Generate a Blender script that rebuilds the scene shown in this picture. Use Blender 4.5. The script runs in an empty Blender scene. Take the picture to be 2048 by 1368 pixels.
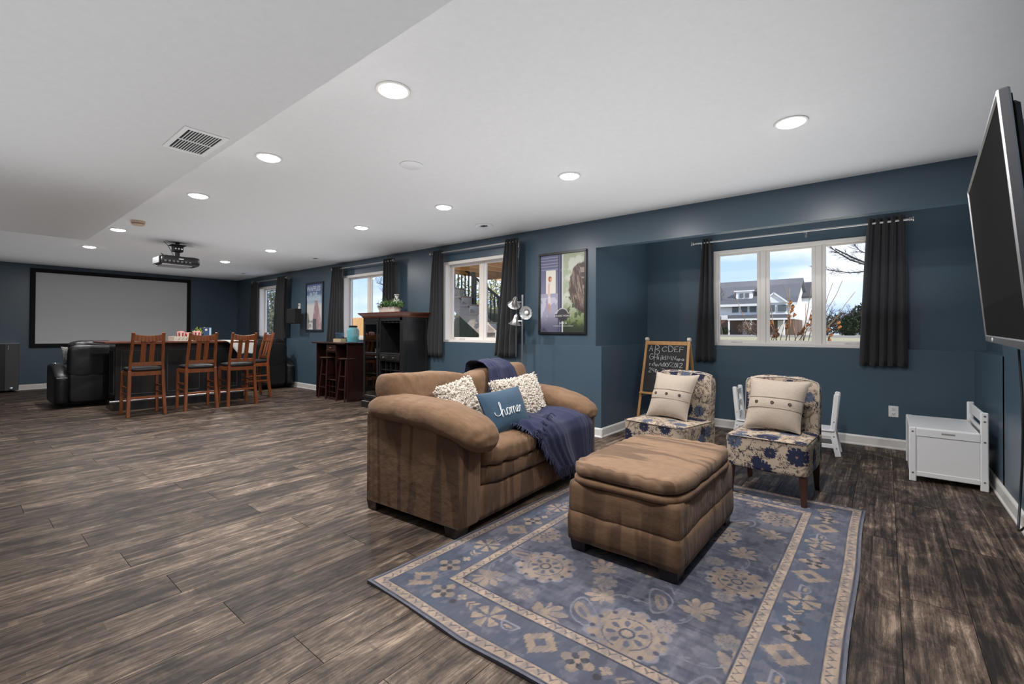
import bpy, bmesh, math, random
import numpy as np
from mathutils import Vector, Matrix, noise
random.seed(7); rng = np.random.default_rng(7)
sc = bpy.context.scene
C = sc.collection
R = math.radians
# ------------------------------------------------------------------ camera
cam_d = bpy.data.cameras.new('camera'); cam = bpy.data.objects.new('camera', cam_d); C.objects.link(cam)
cam_d.sensor_width = 36; cam_d.lens = 915.954/2048*36; cam_d.shift_y = -27.87/2048
cam_d.clip_start = .05; cam_d.clip_end = 500
yaw, pit, rol = R(-39.203), R(.495), R(.266)
fw = Vector((math.sin(yaw)*math.cos(pit), math.cos(yaw)*math.cos(pit), math.sin(pit)))
rt = Vector((math.cos(yaw), -math.sin(yaw), 0)); up = rt.cross(fw)
r2 = math.cos(rol)*rt+math.sin(rol)*up; u2 = -math.sin(rol)*rt+math.cos(rol)*up
M = Matrix((r2, u2, -fw)).transposed().to_4x4(); M.translation = Vector((0, 0, 1.18))
cam.matrix_world = M
sc.camera = cam
# ------------------------------------------------------------------ colour management
sc.view_settings.view_transform = 'Standard'; sc.view_settings.look = 'None'
sc.view_settings.gamma = 1; sc.view_settings.use_curve_mapping = False
sc.view_settings.exposure = 0.0
# ------------------------------------------------------------------ world: blue sky with soft clouds
w = bpy.data.worlds.new('sky'); sc.world = w; w.use_nodes = True
nt = w.node_tree; nt.nodes.clear(); N = nt.nodes; Lk = nt.links
tc = N.new('ShaderNodeTexCoord'); sp = N.new('ShaderNodeSeparateXYZ'); Lk.new(tc.outputs['Generated'], sp.inputs[0])
rp = N.new('ShaderNodeValToRGB'); Lk.new(sp.outputs['Z'], rp.inputs[0])
rp.color_ramp.elements[0].position = 0; rp.color_ramp.elements[0].color = (.50, .66, .90, 1)
rp.color_ramp.elements[1].position = .55; rp.color_ramp.elements[1].color = (.14, .30, .68, 1)
mp = N.new('ShaderNodeMapping'); mp.inputs['Scale'].default_value = (1, 1, 2.6); mp.inputs['Location'].default_value = (.3, .9, .2); Lk.new(tc.outputs['Generated'], mp.inputs[0])
ns = N.new('ShaderNodeTexNoise'); ns.inputs['Scale'].default_value = 3.2; ns.inputs['Detail'].default_value = 8; Lk.new(mp.outputs[0], ns.inputs['Vector'])
cr = N.new('ShaderNodeValToRGB'); Lk.new(ns.outputs[0], cr.inputs[0])
cr.color_ramp.elements[0].position = .44; cr.color_ramp.elements[0].color = (0, 0, 0, 1)
cr.color_ramp.elements[1].position = .60; cr.color_ramp.elements[1].color = (1, 1, 1, 1)
mx = N.new('ShaderNodeMixRGB'); Lk.new(cr.outputs[0], mx.inputs[0]); Lk.new(rp.outputs[0], mx.inputs[1]); mx.inputs[2].default_value = (.80, .84, .92, 1)
bg = N.new('ShaderNodeBackground'); bg.inputs['Strength'].default_value = 1.55; Lk.new(mx.outputs[0], bg.inputs[0])
wo = N.new('ShaderNodeOutputWorld'); Lk.new(bg.outputs[0], wo.inputs[0])
# ------------------------------------------------------------------ sun (outdoors, from behind the house)
sd = bpy.data.lights.new('sun', 'SUN'); sd.energy = 4.6; sd.angle = R(1); sd.color = (1, .95, .87)
so = bpy.data.objects.new('sun', sd); C.objects.link(so)
so.rotation_euler = Vector((-.75, .42, -.62)).to_track_quat('-Z', 'Y').to_euler()
# ------------------------------------------------------------------ unseen upward panels added across the room, imitating flash bounced off the ceiling
def area(name, loc, aim, size, power, col=(1, .97, .94)):
    d = bpy.data.lights.new(name, 'AREA'); d.shape = 'DISK'; d.size = size; d.energy = power; d.color = col
    o = bpy.data.objects.new(name, d); C.objects.link(o); o.location = loc
    o.rotation_euler = (Vector(aim)-Vector(loc)).to_track_quat('-Z', 'Y').to_euler(); return o
def panel(name, x0, x1, y0, y1, z, power, spread=130):
    d = bpy.data.lights.new(name, 'AREA'); d.shape = 'RECTANGLE'; d.size = x1-x0; d.size_y = y1-y0; d.energy = power; d.color = (.965, .985, 1); d.spread = R(spread)
    o = bpy.data.objects.new(name, d); C.objects.link(o); o.location = ((x0+x1)/2, (y0+y1)/2, z); o.rotation_euler = (R(180), 0, 0); return o
panel('added_uplight', -3.0, .4, 1.2, 4.3, 1.30, 24)
panel('added_uplight', -8.2, -3.0, 1.2, 4.3, 1.30, 26)
panel('added_uplight', -12.6, -8.2, .6, 4.2, 1.30, 15)
panel('added_uplight', -4.5, .4, -2.8, .9, 1.30, 35)
panel('added_uplight', -12.6, -4.5, -2.8, .6, 1.30, 21)
panel('added_uplight', -2.35, .5, 4.86, 5.9, 1.30, 15, 150)
CAN = [(-.45, 1.5), (-2.06, 1.5), (-3.59, 1.5), (-5.14, 1.5), (-7.70, 1.36), (-9.64, 1.36), (-.45, 3.27), (-2.04, 3.25), (-3.58, 3.25), (-5.10, 3.25), (-7.72, 3.27), (-9.65, 3.26)]
CAN_POWER = 24
HC = 2.485
# ------------------------------------------------------------------ helpers
MATS = {}
def mat(name, col, rough=.6, metal=0, spec=.5, bump=None, var=None, sheen=0, coat=0, emit=None, trans=0, attr=None, alpha=None, col2=None):
    if name in MATS: return MATS[name]
    m = bpy.data.materials.new(name); m.use_nodes = True; MATS[name] = m
    t = m.node_tree; b = t.nodes['Principled BSDF']; n = t.nodes; l = t.links
    b.inputs['Base Color'].default_value = (*col, 1); b.inputs['Roughness'].default_value = rough
    b.inputs['Metallic'].default_value = metal; b.inputs['Specular IOR Level'].default_value = spec
    if sheen: b.inputs['Sheen Weight'].default_value = sheen; b.inputs['Sheen Roughness'].default_value = .5
    if coat: b.inputs['Coat Weight'].default_value = coat; b.inputs['Coat Roughness'].default_value = .1
    if trans: b.inputs['Transmission Weight'].default_value = trans
    if emit: b.inputs['Emission Color'].default_value = (*emit[:3], 1); b.inputs['Emission Strength'].default_value = emit[3]
    tc = n.new('ShaderNodeTexCoord')
    if attr:
        a = n.new('ShaderNodeAttribute'); a.attribute_name = attr; l.new(a.outputs['Color'], b.inputs['Base Color'])
    if var:   # (scale xyz, amount, detail) mottled value
        mpn = n.new('ShaderNodeMapping'); mpn.inputs['Scale'].default_value = var[0]; l.new(tc.outputs['Object'], mpn.inputs[0])
        no = n.new('ShaderNodeTexNoise'); no.inputs['Scale'].default_value = 1; no.inputs['Detail'].default_value = 6; no.inputs['Roughness'].default_value = .6; l.new(mpn.outputs[0], no.inputs['Vector'])
        rr = n.new('ShaderNodeValToRGB'); l.new(no.outputs[0], rr.inputs[0])
        rr.color_ramp.elements[0].position = .5-var[2]; rr.color_ramp.elements[1].position = .5+var[2]
        c2 = col2 or tuple(c*(1-var[1]) for c in col)
        rr.color_ramp.elements[0].color = (*c2, 1); rr.color_ramp.elements[1].color = (*col, 1)
        if attr:
            mm = n.new('ShaderNodeMixRGB'); mm.blend_type = 'MULTIPLY'; mm.inputs[0].default_value = 1
            rr.color_ramp.elements[0].color = (1-var[1],)*3+(1,); rr.color_ramp.elements[1].color = (1, 1, 1, 1)
            l.new(a.outputs['Color'], mm.inputs[1]); l.new(rr.outputs[0], mm.inputs[2]); l.new(mm.outputs[0], b.inputs['Base Color'])
        else: l.new(rr.outputs[0], b.inputs['Base Color'])
    if bump:  # (scale, strength, distance)
        mb = n.new('ShaderNodeMapping'); l.new(tc.outputs['Object'], mb.inputs[0])
        s = bump[0]; mb.inputs['Scale'].default_value = s if isinstance(s, tuple) else (s, s, s)
        nb = n.new('ShaderNodeTexNoise'); nb.inputs['Scale'].default_value = 1; nb.inputs['Detail'].default_value = 4; l.new(mb.outputs[0], nb.inputs['Vector'])
        bu = n.new('ShaderNodeBump'); bu.inputs['Strength'].default_value = bump[1]; bu.inputs['Distance'].default_value = bump[2]; l.new(nb.outputs[0], bu.inputs['Height']); l.new(bu.outputs[0], b.inputs['Normal'])
    return m
def srgb(r, g, b): return tuple(((c/255+.055)/1.055)**2.4 if c > 10 else c/255/12.92 for c in (r, g, b))
class MB:
    def __init__(s): s.v = []; s.f = []; s.x = None
    def add(s, v, f):
        o = len(s.v)
        if s.x is not None: v = [s.x @ Vector(p) for p in v]
        s.v += [tuple(p) for p in v]; s.f += [tuple(i+o for i in q) for q in f]; return s
    def box(s, x0, x1, y0, y1, z0, z1, b=0, rot=None, taper=1):
        # chamfered box; rot = (axis, angle) about its centre; taper scales the lower end
        c = Vector(((x0+x1)/2, (y0+y1)/2, (z0+z1)/2)); h = [abs(x1-x0)/2, abs(y1-y0)/2, abs(z1-z0)/2]
        b = min(b, min(h)*.9)
        if b <= 0:
            v = [Vector((sx*h[0], sy*h[1], sz*h[2])) for sx in (-1, 1) for sy in (-1, 1) for sz in (-1, 1)]
            f = [(0, 1, 3, 2), (4, 6, 7, 5), (0, 4, 5, 1), (2, 3, 7, 6), (0, 2, 6, 4), (1, 5, 7, 3)]
        else:
            v = []; ix = {}
            for sx in (-1, 1):
                for sy in (-1, 1):
                    for sz in (-1, 1):
                        for a in range(3):
                            p = [sx*(h[0]-b), sy*(h[1]-b), sz*(h[2]-b)]; p[a] += (sx, sy, sz)[a]*b
                            ix[(sx, sy, sz, a)] = len(v); v.append(Vector(p))
            f = []
            for a in range(3):
                o1, o2 = [(1, 2), (2, 0), (0, 1)][a]
                for sg in (-1, 1):
                    q = []
                    for (i, j) in ((-1, -1), (1, -1), (1, 1), (-1, 1)):
                        k = [0, 0, 0]; k[a] = sg; k[o1] = i; k[o2] = j; q.append(ix[(*k, a)])
                    f.append(tuple(q) if sg > 0 else tuple(q[::-1]))
            for a in range(3):
                o1, o2 = [(1, 2), (2, 0), (0, 1)][a]
                for i in (-1, 1):
                    for j in (-1, 1):
                        k0 = [0, 0, 0]; k0[o1] = i; k0[o2] = j; k1 = list(k0); k0[a] = -1; k1[a] = 1
                        q = [ix[(*k0, o1)], ix[(*k1, o1)], ix[(*k1, o2)], ix[(*k0, o2)]]
                        f.append(tuple(q) if i*j < 0 else tuple(q[::-1]))
            for sx in (-1, 1):
                for sy in (-1, 1):
                    for sz in (-1, 1):
                        q = [ix[(sx, sy, sz, a)] for a in range(3)]
                        f.append(tuple(q) if sx*sy*sz > 0 else tuple(q[::-1]))
        if taper != 1:
            for p in v:
                k = taper+(1-taper)*(p.z+h[2])/(2*h[2]); p.x *= k; p.y *= k
        if rot: q = Matrix.Rotation(rot[1], 3, rot[0]); v = [q @ p for p in v]
        return s.add([p+c for p in v], f)
    def bar(s, p0, p1, wa, wb, b=.002, up=(0, 0, 1)):
        # rectangular bar from p0 to p1, wa across, wb along 'up'
        p0 = Vector(p0); p1 = Vector(p1); d = p1-p0; L = d.length; d.normalize()
        a = d.cross(Vector(up)); 
        if a.length < 1e-4: a = d.cross(Vector((1, 0, 0)))
        a.normalize(); u = a.cross(d)
        t = MB(); t.box(-wa/2, wa/2, -L/2, L/2, -wb/2, wb/2, b)
        m = Matrix((a, d, u)).transposed(); c = (p0+p1)/2
        return s.add([m @ Vector(p)+c for p in t.v], t.f)
    def tube(s, pts, r, n=8, cap=True):
        pts = [Vector(p) for p in pts]; rs = r if isinstance(r, (list, tuple)) else [r]*len(pts)
        v = []; pa = None
        for i, p in enumerate(pts):
            d = (pts[min(i+1, len(pts)-1)]-pts[max(i-1, 0)]).normalized()
            if pa is None:
                a = d.cross(Vector((0, 0, 1)))
                if a.length < .05: a = d.cross(Vector((1, 0, 0)))
            else: a = pa-d*pa.dot(d)
            a.normalize(); pa = a; u = d.cross(a)
            for k in range(n):
                t = 2*math.pi*k/n; v.append(p+(a*math.cos(t)+u*math.sin(t))*rs[i])
        f = [(i*n+k, i*n+(k+1) % n, (i+1)*n+(k+1) % n, (i+1)*n+k) for i in range(len(pts)-1) for k in range(n)]
        if cap: f += [tuple(range(n))[::-1], tuple((len(pts)-1)*n+k for k in range(n))]
        return s.add(v, f)
    def lathe(s, prof, c=(0, 0, 0), n=24, axis=None):
        v = []; m = None
        if axis is not None: m = Vector(axis).to_track_quat('Z', 'Y').to_matrix()
        for (r, z) in prof:
            for k in range(n):
                t = 2*math.pi*k/n; p = Vector((r*math.cos(t), r*math.sin(t), z)); p = m @ p if m else p; v.append(p+Vector(c))
        f = [(i*n+k, i*n+(k+1) % n, (i+1)*n+(k+1) % n, (i+1)*n+k) for i in range(len(prof)-1) for k in range(n)]
        f += [tuple(range(n))[::-1], tuple((len(prof)-1)*n+k for k in range(n))]
        return s.add(v, f)
    def grid(s, fn, nu, nv, cu=False, cv=False):
        v = [fn(i/(nu if cu else nu-1), j/(nv if cv else nv-1)) for i in range(nu) for j in range(nv)]
        f = []
        for i in range(nu if cu else nu-1):
            for j in range(nv if cv else nv-1):
                a = (i+1) % nu; b = (j+1) % nv; f.append((i*nv+j, a*nv+j, a*nv+b, i*nv+b))
        return s.add(v, f)
    def build(s, name, m, parent=None, smooth=False, colors=None, loc=None, rz=0, angle=40):
        me = bpy.data.meshes.new(name); me.from_pydata(s.v, [], s.f); me.update()
        bm = bmesh.new(); bm.from_mesh(me); bmesh.ops.recalc_face_normals(bm, faces=bm.faces); bm.to_mesh(me); bm.free()
        if smooth:
            me.polygons.foreach_set('use_smooth', [True]*len(me.polygons))
            if smooth == 'auto': me.set_sharp_from_angle(angle=R(angle))
        if colors is not None:
            a = me.color_attributes.new('paint', 'FLOAT_COLOR', 'POINT'); a.data.foreach_set('color', np.asarray(colors, dtype=np.float32).ravel())
        if m: me.materials.append(m)
        o = bpy.data.objects.new(name, me); C.objects.link(o)
        if parent: o.parent = parent
        if loc: o.location = loc
        if rz: o.rotation_euler = (0, 0, rz)
        return o
def tag(o, label=None, cat=None, group=None, kind=None):
    if label: o['label'] = label
    if cat: o['category'] = cat
    if group: o['group'] = group
    if kind: o['kind'] = kind
    return o
def empty(name, loc, label=None, cat=None, group=None, kind=None, rz=0):
    o = bpy.data.objects.new(name, None); C.objects.link(o); o.empty_display_size = .1
    o.location = loc; o.rotation_euler = (0, 0, rz); return tag(o, label, cat, group, kind)
def copy_tree(o, parent=None):
    c = o.copy(); C.objects.link(c)
    if parent: c.parent = parent
    for ch in [x for x in o.children]: copy_tree(ch, c)
    return c
def box(name, m, d, b=.003, parent=None, **k): return MB().box(*d, b).build(name, m, parent, **k)
def soft(c, s, n=5, q=14, puff=0, seed=0, wr=0, ws=6, rot=None, fn=None):
    """rounded upholstery block: super-ellipsoid on a cube grid with small wrinkles; returns MB"""
    m = MB(); V = {}; vs = []; fs = []
    h = Vector(s)/2
    def key(p): return tuple(round(x*1e4) for x in p)
    def idx(p):
        k = key(p)
        if k in V: return V[k]
        x, y, z = p
        L = (abs(x)**n+abs(y)**n+abs(z)**n)**(1/n)
        X, Y, Z = x/L, y/L, z/L
        if puff: Z += math.copysign(puff, Z)*max(0, (1-X*X))*max(0, (1-Y*Y))*min(1, abs(Z)*1.5)
        P = Vector((X*h.x, Y*h.y, Z*h.z))
        if wr:
            nn = Vector((X, Y, Z)).normalized()
            P += nn*wr*noise.noise(Vector((P.x*ws, P.y*ws, P.z*ws))+Vector((seed*3.1, seed, 0)))+nn*wr*.5*noise.noise(Vector((P.x*ws*3, P.y*ws*3, P.z*ws*3))+Vector((seed, 9, 0)))
        if fn: P = fn(P, (X, Y, Z))
        if rot: P = Matrix.Rotation(rot[1], 3, rot[0]) @ P
        V[k] = len(vs); vs.append(P+Vector(c)); return V[k]
    mxs = max(s)
    qs = [max(4, int(round(q*x/mxs))) for x in s]
    for a in range(3):
        b1, b2 = (a+1) % 3, (a+2) % 3
        for sg in (-1, 1):
            n1, n2 = qs[b1], qs[b2]
            def cc(t): return math.copysign(1-(1-abs(t))**1.25, t)
            for i in range(n1):
                for j in range(n2):
                    q4 = []
                    for (u, w_) in ((i, j), (i+1, j), (i+1, j+1), (i, j+1)):
                        p = [0, 0, 0]; p[a] = sg; p[b1] = cc(-1+2*u/n1); p[b2] = cc(-1+2*w_/n2); q4.append(idx(p))
                    fs.append(tuple(q4) if sg > 0 else tuple(q4[::-1]))
    m.add(vs, fs); return m
def pillow(TL, TR, BL, BR, th, nu=28, nv=24, wr=.006, seed=0, pinch=.06):
    TL, TR, BL, BR = map(Vector, (TL, TR, BL, BR)); nrm = (TR-TL).cross(TL-BL).normalized()
    m = MB()
    for sg in (1, -1):
        def fn(u, v, sg=sg):
            a, b = 2*u-1, 2*v-1
            t = (max(0, 1-abs(a)**2.6)**.62)*(max(0, 1-abs(b)**2.6)**.62)
            uu = .5+(a*(1-pinch*(1-b*b)))/2; vv = .5+(b*(1-pinch*(1-a*a)))/2
            p = TL*(1-uu)*(1-vv)+TR*uu*(1-vv)+BL*(1-uu)*vv+BR*uu*vv
            return p+nrm*sg*(t*th/2+.002+t*wr*noise.noise(p*9+Vector((seed, 0, 0))))
        m.grid(fn, nu, nv)
    return m, nrm
FONT_OBJ = {}
def text(s, name, m, parent, size, origin, xdir, updir, ext=.0012, align='CENTER', bold=0):
    cu = bpy.data.curves.new('lettering', 'FONT'); cu.body = s; cu.size = size; cu.extrude = ext; cu.align_x = align; cu.offset = bold; cu.resolution_u = 2
    to = bpy.data.objects.new('lettering', cu); C.objects.link(to)
    bpy.context.view_layer.update()
    me = bpy.data.meshes.new_from_object(to.evaluated_get(bpy.context.evaluated_depsgraph_get()))
    bpy.data.objects.remove(to); bpy.data.curves.remove(cu)
    me.name = name; me.materials.clear(); me.materials.append(m)
    x = Vector(xdir).normalized(); u = Vector(updir); u = (u-x*u.dot(x)).normalized(); z = x.cross(u)
    T = Matrix((x, u, z)).transposed().to_4x4(); T.translation = Vector(origin); me.transform(T)
    o = bpy.data.objects.new(name, me); C.objects.link(o)
    if parent: o.parent = parent
    return o
def pts3(l, y): return [(x, y, z) for x, z in l]
# ------------------------------------------------------------------ materials
M_wall = mat('blue_wall_paint', (.064, .104, .142), .33, spec=.5, bump=(220, .06, .002), var=((2.5, 2.5, 2.5), .06, .2))
M_ceil = mat('ceiling_paint', (.74, .74, .745), .85, bump=(160, .25, .004), var=((30, 30, 30), .04, .2))
M_white = mat('white_trim', (.72, .70, .67), .35, var=((6, 6, 6), .05, .3))
M_vinyl = mat('white_window_vinyl', (.88, .83, .78), .4)
M_lacq = mat('white_lacquer', (.78, .78, .79), .4, var=((5, 5, 5), .04, .3))
M_blackcurt = mat('charcoal_curtain', (.019, .019, .023), .85, sheen=.15, bump=((300, 300, 300), .2, .001), var=((9, 9, 1), .25, .3))
M_steel = mat('brushed_nickel', (.55, .53, .52), .32, 1)
M_chrome = mat('bright_chrome', (.75, .75, .76), .15, 1)
M_black = mat('black_plastic', (.012, .012, .013), .35)
M_blackm = mat('matte_black', (.01, .01, .011), .7)
M_leather = mat('black_leather', (.011, .011, .012), .42, bump=(60, .35, .004), var=((8, 8, 8), .3, .3))
M_screen = mat('screen_fabric', (.62, .62, .64), .8)
def wood(name, a, b, rough=.35, sc_=(40, 40, 3), amt=.28, coat=.2): return mat(name, a, rough, var=(sc_, 0, amt), col2=b, coat=coat, bump=(sc_, .06, .001))
M_oak = wood('amber_stained_wood', (.30, .085, .022), (.11, .028, .008))
M_maho = wood('red_brown_wood', (.16, .045, .022), (.06, .016, .009))
M_esp = wood('espresso_wood', (.040, .013, .009), (.016, .006, .005), .28)
M_blackwood = wood('black_painted_wood', (.017, .017, .018), (.009, .009, .010), .3)
M_leg = wood('dark_walnut_leg', (.075, .025, .014), (.03, .011, .007))
M_foot = wood('dark_block_foot', (.022, .012, .010), (.011, .007, .006))
M_pine = wood('natural_pine', (.60, .34, .14), (.42, .21, .08), .45)
# suede: two tones brushed in strokes
def suede(name, scale, a=(.190, .106, .056), b=(.105, .056, .029)):
    m = mat(name, a, .92, sheen=.06, bump=((7, 26, 9), .45, .022))
    t = m.node_tree; n = t.nodes; l = t.links; bs = n['Principled BSDF']
    tcx = n.new('ShaderNodeTexCoord'); mpn = n.new('ShaderNodeMapping'); mpn.inputs['Scale'].default_value = scale; l.new(tcx.outputs['Object'], mpn.inputs[0])
    no = n.new('ShaderNodeTexNoise'); no.inputs['Scale'].default_value = 1; no.inputs['Detail'].default_value = 1.5; no.inputs['Distortion'].default_value = .6; l.new(mpn.outputs[0], no.inputs['Vector'])
    rr = n.new('ShaderNodeValToRGB'); l.new(no.outputs[0], rr.inputs[0]); e = rr.color_ramp.elements
    e[0].position = .465; e[0].color = (*b, 1); e[1].position = .515; e[1].color = (*a, 1)
    n2 = n.new('ShaderNodeTexNoise'); n2.inputs['Scale'].default_value = 22; n2.inputs['Detail'].default_value = 5; l.new(tcx.outputs['Object'], n2.inputs['Vector'])
    mm = n.new('ShaderNodeMixRGB'); mm.blend_type = 'MULTIPLY'; mm.inputs[0].default_value = .35; l.new(rr.outputs[0], mm.inputs[1])
    r2_ = n.new('ShaderNodeValToRGB'); l.new(n2.outputs[0], r2_.inputs[0]); r2_.color_ramp.elements[0].color = (.45, .45, .45, 1); r2_.color_ramp.elements[0].position = .3; r2_.color_ramp.elements[1].position = .7
    l.new(r2_.outputs[0], mm.inputs[2]); l.new(mm.outputs[0], bs.inputs['Base Color']); return m
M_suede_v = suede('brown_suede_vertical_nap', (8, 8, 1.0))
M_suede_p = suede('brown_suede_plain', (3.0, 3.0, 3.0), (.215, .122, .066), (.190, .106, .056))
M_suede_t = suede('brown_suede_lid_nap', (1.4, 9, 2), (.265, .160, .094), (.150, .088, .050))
# glass: clear pane that mirrors a little
def glass(name, tint=(1, 1, 1), refl=.06):
    m = bpy.data.materials.new(name); m.use_nodes = True; t = m.node_tree; t.nodes.clear()
    tr = t.nodes.new('ShaderNodeBsdfTransparent'); tr.inputs[0].default_value = (*tint, 1)
    gl = t.nodes.new('ShaderNodeBsdfGlossy'); gl.inputs['Roughness'].default_value = .02
    mi = t.nodes.new('ShaderNodeMixShader'); mi.inputs[0].default_value = refl
    o = t.nodes.new('ShaderNodeOutputMaterial'); t.links.new(tr.outputs[0], mi.inputs[1]); t.links.new(gl.outputs[0], mi.inputs[2]); t.links.new(mi.outputs[0], o.inputs[0]); return m
M_glass = glass('window_glass'); M_cabglass = glass('cabinet_glass', (.8, .85, .85), .12)
M_paint = mat('painted_print', (1, 1, 1), .5, attr='paint')
M_rug = mat('rug_pile', (1, 1, 1), .95, attr='paint', var=((60, 9, 1), .35, .3), bump=((260, 260, 260), .3, .003), sheen=.1)
M_floral = mat('floral_upholstery', (1, 1, 1), .9, attr='paint', bump=((500, 500, 500), .2, .001))
M_linen = mat('oatmeal_linen', (.47, .395, .325), .95, var=((160, 8, 160), .25, .3), bump=((260, 260, 40), .5, .002))
M_piping = mat('linen_piping', (.09, .07, .06), .9)
M_cream = mat('cream_yarn', (.70, .63, .55), .95, sheen=.05, var=((30, 30, 30), .25, .3))
M_tealp = mat('deep_teal_velvet', (.020, .066, .120), .8, sheen=.1, var=((8, 8, 2), .35, .3), bump=((50, 50, 50), .2, .003))
M_navy = mat('navy_knit', (.016, .022, .075), .9, sheen=.08, var=((4, 60, 4), .5, .2), bump=((10, 220, 10), .6, .004))
# floor boards
def floor_mat():
    m = bpy.data.materials.new('weathered_plank'); m.use_nodes = True; t = m.node_tree; n = t.nodes; l = t.links; b = n['Principled BSDF']
    def mth(op, *a):
        q = n.new('ShaderNodeMath'); q.operation = op
        for i, x in enumerate(a):
            if isinstance(x, (int, float)): q.inputs[i].default_value = x
            else: l.new(x, q.inputs[i])
        return q.outputs[0]
    at = n.new('ShaderNodeAttribute'); at.attribute_name = 'tone'
    geo = n.new('ShaderNodeNewGeometry')
    off = n.new('ShaderNodeCombineXYZ'); l.new(mth('MULTIPLY', at.outputs['Fac'], 37.0), off.inputs[0]); l.new(mth('MULTIPLY', at.outputs['Fac'], 91.0), off.inputs[1]); l.new(mth('MULTIPLY', at.outputs['Fac'], 13.0), off.inputs[2])
    ad = n.new('ShaderNodeVectorMath'); ad.operation = 'ADD'; l.new(geo.outputs['Position'], ad.inputs[0]); l.new(off.outputs[0], ad.inputs[1])
    def ntex(scale, det, dist=0, ro=.55):
        mp = n.new('ShaderNodeMapping'); mp.inputs['Scale'].default_value = scale; l.new(ad.outputs[0], mp.inputs[0])
        x = n.new('ShaderNodeTexNoise'); x.inputs['Scale'].default_value = 1; x.inputs['Detail'].default_value = det; x.inputs['Distortion'].default_value = dist; x.inputs['Roughness'].default_value = ro
        l.new(mp.outputs[0], x.inputs['Vector']); return x.outputs[0]
    strip = ntex((55, 2.2, 1), 3, .3)      # narrow saw-mark strips along the board
    grain = ntex((150, 6, 1), 8, 1.2, .75)     # fine grain
    patch = ntex((5.5, 2.8, 1), 8, 1.1, .7)  # dark weathered patches
    lite = ntex((45, 5.0, 1), 7, 1.0, .8)
    sx = n.new('ShaderNodeSeparateXYZ'); l.new(ad.outputs[0], sx.inputs[0])
    def frag(wd, ln):
        i_ = mth('FLOOR', mth('DIVIDE', mth('ADD', sx.outputs[0], mth('MULTIPLY', ntex((2, 3, 1), 2), .02)), wd)); w1 = n.new('ShaderNodeTexWhiteNoise'); w1.noise_dimensions = '1D'; l.new(i_, w1.inputs['W'])
        j_ = mth('FLOOR', mth('ADD', mth('DIVIDE', sx.outputs[1], ln), mth('MULTIPLY', w1.outputs[0], 9.0))); w2 = n.new('ShaderNodeTexWhiteNoise'); w2.noise_dimensions = '2D'; cb_ = n.new('ShaderNodeCombineXYZ'); l.new(i_, cb_.inputs[0]); l.new(j_, cb_.inputs[1]); l.new(cb_.outputs[0], w2.inputs['Vector']); return w2.outputs[0]
    base = mth('ADD', mth('ADD', mth('MULTIPLY', strip, .40), mth('MULTIPLY', grain, .56)), mth('MULTIPLY', at.outputs['Fac'], .08))
    base = mth('ADD', base, mth('MULTIPLY', mth('SUBTRACT', frag(.028, .42), .5), .14))
    base = mth('ADD', base, mth('MULTIPLY', mth('SUBTRACT', frag(.076, .31), .5), .12))
    base = mth('ADD', base, mth('MULTIPLY', mth('SUBTRACT', frag(.009, .6), .5), .12))
    base = mth('ADD', base, mth('MULTIPLY', mth('SUBTRACT', patch, .5), 1.05))
    base = mth('ADD', base, mth('MULTIPLY', mth('SUBTRACT', lite, .5), .8))
    rr = n.new('ShaderNodeValToRGB'); l.new(base, rr.inputs[0]); e = rr.color_ramp.elements
    e[0].position = .30; e[0].color = (.014, .010, .008, 1); e[1].position = .84; e[1].color = (.31, .232, .175, 1)
    for p, c in ((.42, (.038, .026, .019)), (.53, (.074, .052, .039)), (.66, (.132, .095, .070))): x = e.new(p); x.color = (*c, 1)
    hs = n.new('ShaderNodeHueSaturation'); l.new(rr.outputs[0], hs.inputs['Color']); hs.inputs['Saturation'].default_value = 1.0
    l.new(mth('ADD', .85, mth('MULTIPLY', at.outputs['Fac'], .35)), hs.inputs['Value']); l.new(hs.outputs[0], b.inputs['Base Color'])
    l.new(mth('ADD', .44, mth('MULTIPLY', grain, .25)), b.inputs['Roughness']); b.inputs['Specular IOR Level'].default_value = .32
    bu = n.new('ShaderNodeBump'); bu.inputs['Strength'].default_value = .35; bu.inputs['Distance'].default_value = .002; l.new(grain, bu.inputs['Height']); l.new(bu.outputs[0], b.inputs['Normal'])
    return m
M_floor = floor_mat()
# ================================================================== THE ROOM
XF, XE, YS, YU, YL, YB, YBL = -13.1, .65, -3.2, 4.72, 4.63, 6.21, 6.125
ZL = 1.023
def struct(name, mb, m, **k): o = mb.build(name, m, **k); o['kind'] = 'structure'; return o
# floor slab with boards as parts
fl = struct('floor', MB().box(XF, XE+.1, YS, YL+.05, -.12, -.006).box(-2.55, XE+.1, YL+.05, YB, -.12, -.006), mat('dark_underlay', (.012, .010, .009), .9))
PW, PL = .228, 1.5
planks = []
k = 0
x = .275+2*PW
while x > XF:
    xa, xb = max(x-PW, XF), min(x, XE)
    ymax = YL if xb < -2.5 else YBL
    y = YS-(k*0.53 % 1)*PL; k += 1
    while y < ymax:
        a, b = max(y, YS), min(y+PL, ymax)
        if b-a > .03 and xb-xa > .02: planks.append((xa, xb, a, b))
        y += PL
    x -= PW
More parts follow.
